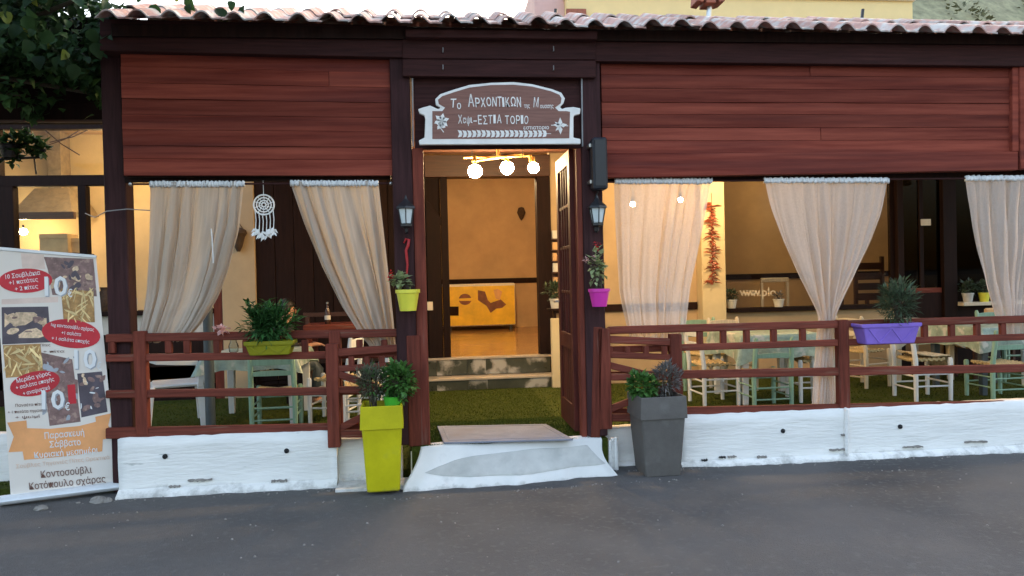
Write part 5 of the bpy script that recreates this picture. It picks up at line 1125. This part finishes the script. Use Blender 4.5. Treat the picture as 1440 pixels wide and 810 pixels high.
chair(cx(1480, 2.5), 2.5, pi / 2, 'white taverna chair at the right end of the right table', 'w')
chair(cx(1415, 3.2), 3.2, pi + .06, 'mint green taverna chair at the far side of the right table', 'g')
chair(cx(1215, 3.2), 3.2, -pi / 2 + .3, 'cream taverna chair near the purple window box, at the back', 'c')
chair(cx(388, 2.06), 2.06, .04, 'mint green taverna chair behind the fence below the olive window box', 'g')
chair(cx(470, 2.35), 2.35, pi / 2 - .2, 'white taverna chair right of the left table', 'w')
chair(cx(508, 1.7), 1.7, pi / 2 + .2, 'white taverna chair behind the left gate and lime planter', 'w')
def table(x, y, w_, label, legs, rz=0, top=.74):
    T = thing('taverna_table', label, 'table', (x, y, TZ - .01), rz); h = w_ / 2
    MB().box(-h, h, -h, h, top - .03, top).build('table_top', legs, T, loc=True, bev=.005)
    for i in (-1, 1):
        for j in (-1, 1): a_ = h - .05; MB().frust((i * a_, j * a_), 0, top - .031, 0.058, .082).build('leg', legs, T, loc=True, bev=.004)
    for i in (-1, 1): MB().box(-h + .085, h - .085, i * (h - .05) - .01, i * (h - .05) + .01, top - .12, top - .0315).build('apron', legs, T, loc=True); MB().box(i * (h - .05) - .01, i * (h - .05) + .01, -h + .085, h - .085, top - .12, top - .0315).build('apron', legs, T, loc=True)
    return T
def tablecloth(x, y, w_, drop, label, mt, seed, rz=0, top=.74):
    rr = random.Random(seed); g = MB(); n_ = 96; h = w_ / 2 + .006; rows = []; z0 = top + .004
    per = []
    for k in range(n_):
        t = k / n_ * 4; s = int(t); f = t - s; c_ = [(-h, -h), (h, -h), (h, h), (-h, h)]; a_, b_ = c_[s], c_[(s + 1) % 4]; per.append((a_[0] + (b_[0] - a_[0]) * f, a_[1] + (b_[1] - a_[1]) * f, min(f, 1 - f)))
    rows.append([(px * .05, py * .05, z0) for px, py, f in per]); rows.append([(px * .97, py * .97, z0) for px, py, f in per]); rows.append([(px, py, z0 - .006) for px, py, f in per])
    ph = rr.uniform(0, 6)
    for j in range(1, 9):
        v = j / 8; row = []
        for k, (px, py, f) in enumerate(per):
            corner = max(0, 1 - f * 5); o_ = 1 + v * (.015 + .035 * sin(k * .9 + ph) * sin(k * .37) + .16 * corner) ; row.append((px * o_, py * o_, z0 - .006 - v * drop * (1 + .25 * corner + .06 * sin(k * .5 + ph))))
        rows.append(row)
    g.rings(rows, cap=False); b = len(g.v); T = thing('tablecloth', label, 'tablecloth', (x, y, TZ - .01), rz); g.build('cloth', mt, T, loc=True, smooth='all'); return T
tx = cx(1074, 2.62); table(tx, 2.62, .88, 'white legged table near the grey planter', PAINTW); tablecloth(tx, 2.62, .88, .24, 'mint and white cloth on the table near the grey planter', CLEARC, 1)
tx = cx(1392, 2.6); table(tx, 2.6, .88, 'grey green legged table at the right end of the terrace', TEAL); tablecloth(tx, 2.6, .88, .22, 'mint and white cloth on the right end table', CLEARC, 2)
tx = cx(366, 2.62); TLX = tx; table(tx, 2.62, .90, 'white table behind the olive window box', PAINTW, 0, .70); tablecloth(tx, 2.62, .90, .14, 'shiny pale cloth on the table behind the olive window box', CLEARC, 3, 0, .70)
tx = cx(1275, 3.7); table(tx, 3.7, .8, 'cream table at the back below the house window', PAINTC); tablecloth(tx, 3.7, .8, .26, 'cream cloth on the back table below the house window', CREAMC, 4)
# cushions
for (x, y, z, lab) in ((cx(1365, 3.6), 3.6, .62, 'tan padded seat back in front of the yellow pot'), (cx(1408, 3.8), 3.8, .72, 'taller tan padded seat back near the right curtain')):
    T = thing('padded_chair', lab, 'chair', (x, y, TZ - .01)); MB().box(-.21, .21, -.0, .05, .40, z + .14).build('backrest', TANC, T, loc=True, bev=.02); MB().box(-.22, .22, -.36, -.002, .38, .46).build('seat', TANC, T, loc=True, bev=.02)
    for i in (-1, 1):
        for yy in (.02, -.33): MB().box(i * .19 - .018, i * .19 + .018, yy - .018, yy + .018, 0, .379).build('leg', CEIL, T, loc=True)
T = thing('throw', 'tan patterned throw draped over the white chair under the purple box', 'throw', (cx(1296, 2.2), 2.2, TZ)); g = MB(); R_ = []; OX, OY = cx(1296, 2.2) - 3.66, 2.2 - 1.05
for k in range(13):
    u = k / 12; y = .86 + .4 * u + OY; zo = .01 * sin(u * 14); R_.append([(a_ + OX, b_, c_ - .01) for a_, b_, c_ in [(3.50, y, TZ + .50 + zo), (3.66, y, TZ + .475 + zo), (3.86, y, TZ + .478), (3.905, y + .01, TZ + .40 + zo), (3.90, y, TZ + .33 + zo), (3.893, y, TZ + .33 + zo), (3.897, y + .01, TZ + .40 + zo), (3.858, y, TZ + .47), (3.66, y, TZ + .467 + zo), (3.508, y, TZ + .49 + zo)]])
g.rings(R_); g.build('fabric', mat('patterned_throw', (.46, .36, .22), .9, .4, 22, bump=.2), T, smooth='all')
# monobloc chair
T = thing('plastic_armchair', 'white moulded plastic armchair behind the left fence', 'chair', (cx(246, 2.45), 2.45, TZ - .01), radians(-70))
for i in (-1, 1):
    for yy, lean in ((.22, .02), (-.22, -.04)): MB().rings([[(i * .25 + a * .022 + i * .02, yy + lean + b_ * .026, 0) for a, b_ in ((-1, -1), (1, -1), (1, 1), (-1, 1))], [(i * .24 + a * .03, yy + b_ * .034, .42) for a, b_ in ((-1, -1), (1, -1), (1, 1), (-1, 1))]]).build('leg', PLASTW, T, loc=True, bev=.006)
    g = MB(); pts = [(i * .25, .22, .40), (i * .275, .235, .55), (i * .28, .20, .64), (i * .285, 0, .655), (i * .27, -.17, .67), (i * .235, -.25, .70)]; R_ = []
    for k, p_ in enumerate(pts): w_ = .036; R_.append([Vector(p_) + Vector((a * w_, 0 if k > 1 else b_ * .026, b_ * .024 if k > 1 else 0)) for a, b_ in ((-1, -1), (1, -1), (1, 1), (-1, 1))])
    g.rings(R_); g.build('armrest', PLASTW, T, loc=True, bev=.006)
MB().box(-.235, .235, -.22, .24, .405, .44).build('seat', PLASTW, T, loc=True, bev=.015)
for k in range(5): x = -.2 + k * .1; g = MB(); g.bar((x, -.235, .44), (x * 1.05, -.32, .80), .016, .05, (1, 0, 0)); g.build('back_slat', PLASTW, T, loc=True, bev=.004)
g = MB(); R_ = [[(x, -.325 - .02 * (1 - (x / .25) ** 2) + a * .014, .82 + .03 * (1 - (x / .25) ** 2) + b_ * .035) for a, b_ in ((-1, -1), (1, -1), (1, 1), (-1, 1))] for x in [-.25 + k * .05 for k in range(11)]]; g.rings(R_); g.build('top_rail', PLASTW, T, loc=True, bev=.008)
# slate steel post
q = at(292, 440, 1.95); o = MB().tube([(q.x, 1.95, TZ - .02), (q.x, 1.95, 2.967)], .045, 14).build('steel_post', TEAL, smooth=True); tag(o, 'slim slate grey steel post behind the left fence', 'post')
# dark brown table with bottle at the back left
xa_, xb_ = X(424, 3.3), X(545, 3.3); zt_ = Zz(480, 456, 3.3); T = thing('wooden_table', 'rough brown wooden table at the back left of the doorway', 'table', ((xa_ + xb_) / 2, 3.5, TZ)); MB().box(xa_, xb_, 3.3, 3.85, zt_ - .07, zt_).build('table_top', RED_X, T, bev=.01)
for x in (xa_ + .03, xb_ - .1):
    for y in (3.33, 3.75): MB().box(x, x + .06, y, y + .06, TZ - .015, zt_ - .071).build('leg', RED_Z, T)
q = at(461, 456, 3.45); q.z = zt_; T = thing('glass_bottle', 'dark glass bottle standing on the rough brown table', 'bottle', tuple(q)); MB().lathe([(.03, 0), (.034, .02), (.034, .13), (.026, .16), (.012, .19), (.012, .235)], 14, q).build('bottle', BOTTLE, T, smooth=True); MB().lathe([(.014, .236), (.014, .255), (0, .255)], 10, q).build('cap', STEEL, T); MB().lathe([(.0346, .05), (.0346, .10)], 14, q).build('paper_label', CERAM, T)
zq = Zz(480, 441, 4.1); o = MB().box(X(425, 4.1), X(540, 4.1), 4.1, 4.14, zq - .03, zq + .02).build('bench_rail', CEIL); 
T = thing('wooden_bench', 'dark wooden bench against the dark boards behind the bottle', 'bench', (X(480, 4.1), 4.1, TZ)); o.parent = T; o.location = o.location - Vector(T.location)
MB().box(X(425, 4.1), X(540, 4.1), 4.0, 4.40, TZ + .40, TZ + .44).build('seat', CEIL, T)
for px in (428, 532): MB().box(X(px, 4.1), X(px, 4.1) + .05, 4.1, 4.145, TZ - .015, zq - .031).build('leg', CEIL, T)
# crumpled flower on the rail and glass on the left ledge
q = at(311, 463, .06); g = MB(); bush(g, q, (.05, .03, .03), 60, .03, .028, 77, shell=.1); o = g.build('cloth_flower', PINKF); tag(o, 'pale pink cloth flower tied on the left fence rail', 'ornament')
q = at(325, 458, 2.5); q.z = TZ - .01 + .706; T = thing('glass_jug', 'clear glass jug at the left end of the left table', 'jug', (X(326, 2.5), 2.5, q.z)); MB().lathe([(.03, .003), (.045, .01), (.05, .07), (.03, .12), (.034, .15), (.030, .15), (.027, .12), (.045, .07), (.04, .015), (0, .012)], 16, (X(326, 2.5), 2.5, q.z)).build('jug', glass('clear_glass', (.9, .93, .93)), T, smooth='all')

# ================================================================ PERSON seated at the back left table
def person(label, x, y, z, face=0):
    T = thing('person', label, 'person', (x, y, z), face)       # faces local +Y; z is the ground
    J = {'pel': ((0, 0, .50), .125), 'wst': ((0, .03, .64), .115), 'chs': ((0, .09, .82), .125), 'nck': ((0, .13, .96), .052), 'hd0': ((0, .15, 1.03), .070), 'hd1': ((0, .165, 1.10), .082), 'hd2': ((0, .16, 1.17), .066)}
    E = [('pel', 'wst'), ('wst', 'chs'), ('chs', 'nck'), ('nck', 'hd0'), ('hd0', 'hd1'), ('hd1', 'hd2')]
    for s, n_ in ((-1, 'l'), (1, 'r')):
        J[n_ + 'sh'] = ((s * .165, .09, .87), .058); J[n_ + 'el'] = ((s * .22, .20, .65), .042); J[n_ + 'wr'] = ((s * .12, .40, .70), .028); J[n_ + 'pm'] = ((s * .09, .46, .70), .030)
        J[n_ + 'hp'] = ((s * .09, .03, .47), .085); J[n_ + 'kn'] = ((s * .11, .43, .46), .058); J[n_ + 'an'] = ((s * .11, .40, .07), .036); J[n_ + 'to'] = ((s * .11, .54, .035), .032)
        E += [('chs', n_ + 'sh'), (n_ + 'sh', n_ + 'el'), (n_ + 'el', n_ + 'wr'), (n_ + 'wr', n_ + 'pm'), ('pel', n_ + 'hp'), (n_ + 'hp', n_ + 'kn'), (n_ + 'kn', n_ + 'an'), (n_ + 'an', n_ + 'to')]
        for f in range(4): J[f'{n_}f{f}'] = ((s * .09 + (f - 1.5) * .020, .51 + .008 * (f in (1, 2)), .695), .009); J[f'{n_}g{f}'] = ((s * .09 + (f - 1.5) * .022, .54 + .012 * (f in (1, 2)), .675), .008); E += [(n_ + 'pm', f'{n_}f{f}'), (f'{n_}f{f}', f'{n_}g{f}')]
        J[n_ + 'th'] = ((s * .09 - s * .045, .47, .70), .010); E.append((n_ + 'pm', n_ + 'th'))
    keys = list(J); me = bpy.data.meshes.new('body'); me.from_pydata([J[k][0] for k in keys], [(keys.index(a), keys.index(b)) for a, b in E], []); o = bpy.data.objects.new('body', me); COL.objects.link(o); o.parent = T
    md = o.modifiers.new('skin', 'SKIN'); 
    for i, k in enumerate(keys): me.skin_vertices[0].data[i].radius = (J[k][1], J[k][1])
    me.skin_vertices[0].data[0].use_root = True
    o.modifiers.new('sub', 'SUBSURF').render_levels = 2; dg = bpy.context.evaluated_depsgraph_get(); m2 = bpy.data.meshes.new_from_object(o.evaluated_get(dg)); o.modifiers.clear(); o.data = m2
    m2.materials.clear(); m2.materials.append(SKIN)
    for p_ in m2.polygons: p_.use_smooth = True
    # clothes: a loose shell over torso, sleeves and legs
    g = MB(); el = lambda c, rx, ry: [(c[0] + rx * cos(a), c[1] + ry * sin(a), c[2]) for a in [k * pi / 8 for k in range(16)]]
    g.rings([el((0, .01, .44), .16, .15), el((0, .02, .56), .155, .14), el((0, .045, .68), .15, .135), el((0, .085, .82), .185, .14), el((0, .10, .90), .17, .12), el((0, .12, .945), .09, .085), el((0, .13, .965), .062, .062)], cap=False)
    for s in (-1, 1): g.tube([(s * .13, .09, .885), (s * .175, .10, .86), (s * .21, .17, .72), (s * .225, .205, .645)], [.07, .072, .06, .054], 12)
    g.build('shirt', SHIRT, T, loc=True, smooth='all')
    g = MB()
    for s in (-1, 1): g.tube([(s * .08, -.04, .49), (s * .09, .05, .48), (s * .11, .42, .475), (s * .112, .455, .42), (s * .11, .41, .10)], [.10, .108, .078, .07, .055], 12)
    g.build('trousers', TEAL, T, loc=True, smooth='all')
    g = MB(); g.sphere((0, .145, 1.135), .098, 14, 1, 1.02, 1.05); g.v = [(a, b_ - (.0 if c_ > 1.12 else (1.12 - c_) * .35) - (.035 if b_ > .19 and c_ < 1.14 else 0), c_) for a, b_, c_ in g.v]; rr = random.Random(3); g.v = [(a * (1 + rr.uniform(-.03, .05)), b_ + rr.uniform(-.004, .004), c_ + rr.uniform(-.003, .006)) for a, b_, c_ in g.v]; g.build('hair', HAIR, T, loc=True, smooth='all')
    g = MB(); g.rings([[(-.010, .235, 1.115), (.010, .235, 1.115), (.008, .240, 1.115)], [(-.014, .240, 1.075), (.014, .240, 1.075), (0, .268, 1.078)], [(-.010, .235, 1.066), (.010, .235, 1.066), (0, .245, 1.064)]]); g.build('nose', SKIN, T, loc=True, smooth='all')
    for s in (-1, 1): g = MB(); g.sphere((s * .032, .232, 1.112), .011, 8, sz=.7); g.build('eye', BLACKM, T, loc=True, smooth='all'); g = MB(); g.sphere((s * .088, .15, 1.085), .028, 8, .4, .7, 1.1); g.build('ear', SKIN, T, loc=True, smooth='all')
    MB().tube([(-.022, .238, 1.040), (0, .244, 1.038), (.022, .238, 1.040)], .005, 6).build('mouth', PRED, T, loc=True)
    return T
hp = at(402, 424, 3.3); person('person with dark hair in black sitting at the left table, partly behind the fern', hp.x - .14, 3.3, TZ - .012, radians(-70))
T = dup(chair0, (hp.x - .16, 3.29, TZ - .01), radians(-70), 'dark wooden taverna chair under the seated person', 'painted taverna chairs on the terrace', {'white_painted_wood': DARKW})

# ================================================================ TREE / IVY AT THE LEFT, PERGOLA BEAM, IRON RACK
zb0 = Zz(80, 174, .75); T = thing('pergola', 'dark timber pergola edge under the ivy left of the porch', 'pergola', (-4.4, .8, 0))
ztop_ = Zz(60, 23, .75); nb_ = 5
for i in range(nb_): MB().box(-6.5, -2.84, .74 + RND.uniform(0, .006), .80, zb0 + (ztop_ - zb0) * i / nb_ + .003, zb0 + (ztop_ - zb0) * (i + 1) / nb_).build('fascia_board', DARKW, T, bev=.004)
MB().box(-6.5, -2.84, .70, .738, zb0 + .004, zb0 + .022).build('edge_strip', CEIL, T, bev=.003)
for i in range(3): y = .82 + i * .2; MB().box(-6.5, -2.97, y, y + .19, ztop_ - .06, ztop_ - .03).build('roof_board', DARKW, T)
MB().box(-6.3, -6.16, .72, .86, 0, zb0 - .002).build('post', DARKW, T)
T = thing('ivy_tree', 'large leafed dark green tree overhanging the left end of the porch', 'tree', (-5.1, .45, 0)); rr = random.Random(12)
MB().tube([(-5.1, .45, -.05), (-5.05, .42, .8), (-5.12, .4, 1.8), (-4.9, .35, 2.7), (-4.5, .3, 3.3)], [.13, .11, .10, .08, .05], 10).build('trunk', BARK, T, smooth='all')
ends = []
for i in range(16):
    e = Vector((rr.uniform(-5.2, -2.75), rr.uniform(-.05, .6), rr.uniform(2.75, 3.75))); s_ = Vector((-4.95, .37, 2.5)).lerp(Vector((-4.5, .3, 3.3)), rr.random()); mid = (s_ + e) / 2 + Vector((0, 0, .18)); MB().tube([s_, mid, e], [.035, .02, .008], 6).build('branch', BARK, T); ends.append((s_, mid, e))
MB().tube([(-3.6, .3, 3.3), (-2.9, .1, 3.5), (-2.35, .0, 3.58), (-1.85, .0, 3.56)], [.02, .014, .01, .004], 6).build('branch', BARK, T)
lf = MB(); b_ = 0
def big_leaf(g, L, W):
    pts = [(0, 0, 0), (W * .42, L * .18, .012), (W * .5, L * .45, .016), (W * .28, L * .8, .0), (0, L, -.02), (-W * .28, L * .8, .0), (-W * .5, L * .45, .016), (-W * .42, L * .18, .012), (0, L * .35, -.004), (0, L * .7, -.008)]
    g.v += pts; g.f += [(0, 1, 8), (1, 2, 8), (2, 9, 8), (2, 3, 9), (3, 4, 9), (4, 5, 9), (5, 6, 9), (6, 8, 9), (6, 7, 8), (7, 0, 8)]
lf = MB(); big_leaf(lf, .092, .075); leaf0 = lf.build('leaf', LEAF3, T, loc=True, org=(0, 0, 0), smooth='all'); first = True
def leaf_pos(front):
    # uneven curtain of foliage, ragged along the bottom and right
    while True:
        x = rr.uniform(-5.4, -2.72); ztop = 3.75 if x < -3.0 else 3.45; zlow = zb0 + .10 + .22 * (sin(x * 4.1) * .5 + .5) + .12 * sin(x * 11)
        z = zlow + (ztop - zlow) * rr.random() ** (.75); y = rr.uniform(-.12, .12) + (z - 2.6) * .08 if front else rr.uniform(.1, .72)
        if sin(x * 7 + 1) * sin(z * 8) + .5 * sin(x * 3 - z * 5) > -.75: return Vector((x, y, z))
for i in range(250):
    if i < 22: p_ = Vector((rr.uniform(-2.75, -1.75), rr.uniform(-.2, .1), rr.uniform(3.36, 3.66)))
    else: p_ = leaf_pos(True)
    if i > 21 and p_.x < -3.9: p_.x += 1.0
    o = leaf0 if first else leaf0.copy()
    if not first: COL.objects.link(o)
    first = False; o.parent = T; o.location = p_ - Vector(T.location)
    o.rotation_euler = (rr.uniform(-2.2, -.7), rr.uniform(-.6, .6), rr.uniform(-1.2, 1.2) + pi); s_ = rr.uniform(.6, 1.25); o.scale = (s_, s_, s_)
    if rr.random() < .08: o.material_slots[0].link = 'OBJECT'; o.material_slots[0].material = LEAF3Y
g = MB()
for i in range(7500):
    p_ = leaf_pos(False); g.leaf(p_, (rr.gauss(0, 1), rr.gauss(-.6, .7), rr.gauss(-.7, .6)), (rr.uniform(-.5, .5), -.6, 1), rr.uniform(.06, .10), rr.uniform(.045, .075))
for i in range(1500):
    s3 = rr.choice(ends); t = rr.random(); p_ = s3[1].lerp(s3[2], t) + Vector((rr.gauss(0, .12), rr.gauss(0, .1), rr.gauss(.05, .12))); g.leaf(p_, (rr.gauss(0, 1), rr.gauss(-.6, .7), rr.gauss(-.5, .6)), (rr.uniform(-.5, .5), -.6, 1), rr.uniform(.06, .10), rr.uniform(.045, .075))
for i in range(8000):        # the crown has unseen leaves added over the street to shade the left planks
    p_ = Vector((rr.uniform(-6.6, -1.7), rr.uniform(-2.8, -1.0), rr.uniform(3.3, 4.4))); g.leaf(p_, (rr.gauss(0, 1), rr.gauss(-.6, .7), rr.gauss(-.7, .6)), (rr.uniform(-.5, .5), -.6, 1), rr.uniform(.09, .15), rr.uniform(.07, .11))
o = g.build('crown_with_shade_leaves', LEAF3, T); o['kind'] = 'stuff'
# iron wall rack with dark trailing leaves in front of the kitchen pane
q = at(30, 222, 1.6); T = thing('iron_plant_rack', 'black iron rack with dark trailing plant in front of the kitchen pane', 'plant rack', tuple(q))
MB().tube([at(-30, 226, 1.6), at(60, 221, 1.6)], .012, 7).build('bar', BLACKM, T); MB().tube([at(48, 221, 1.6), at(51, 245, 1.6)], .008, 6).build('bar', BLACKM, T); MB().tube([at(38, 178, 1.6), at(36, 205, 1.6), at(64, 212, 1.6)], .016, 7).build('bar', BLACKM, T)
MB().lathe([(.06, -.05), (.09, .05), (.10, .06), (.085, .06), (0, .04)], 14, at(14, 214, 1.6)).build('bowl', BLACKM, T)
g = MB()
for px, py, r_ in ((8, 205, .10), (22, 200, .09), (35, 195, .08), (44, 203, .06), (58, 210, .06), (15, 218, .09)): bush(g, at(px, py, 1.6), (r_, r_ * .7, r_), 60, .07, .05, px, shell=.2)
g.build('foliage', LEAF3, T)
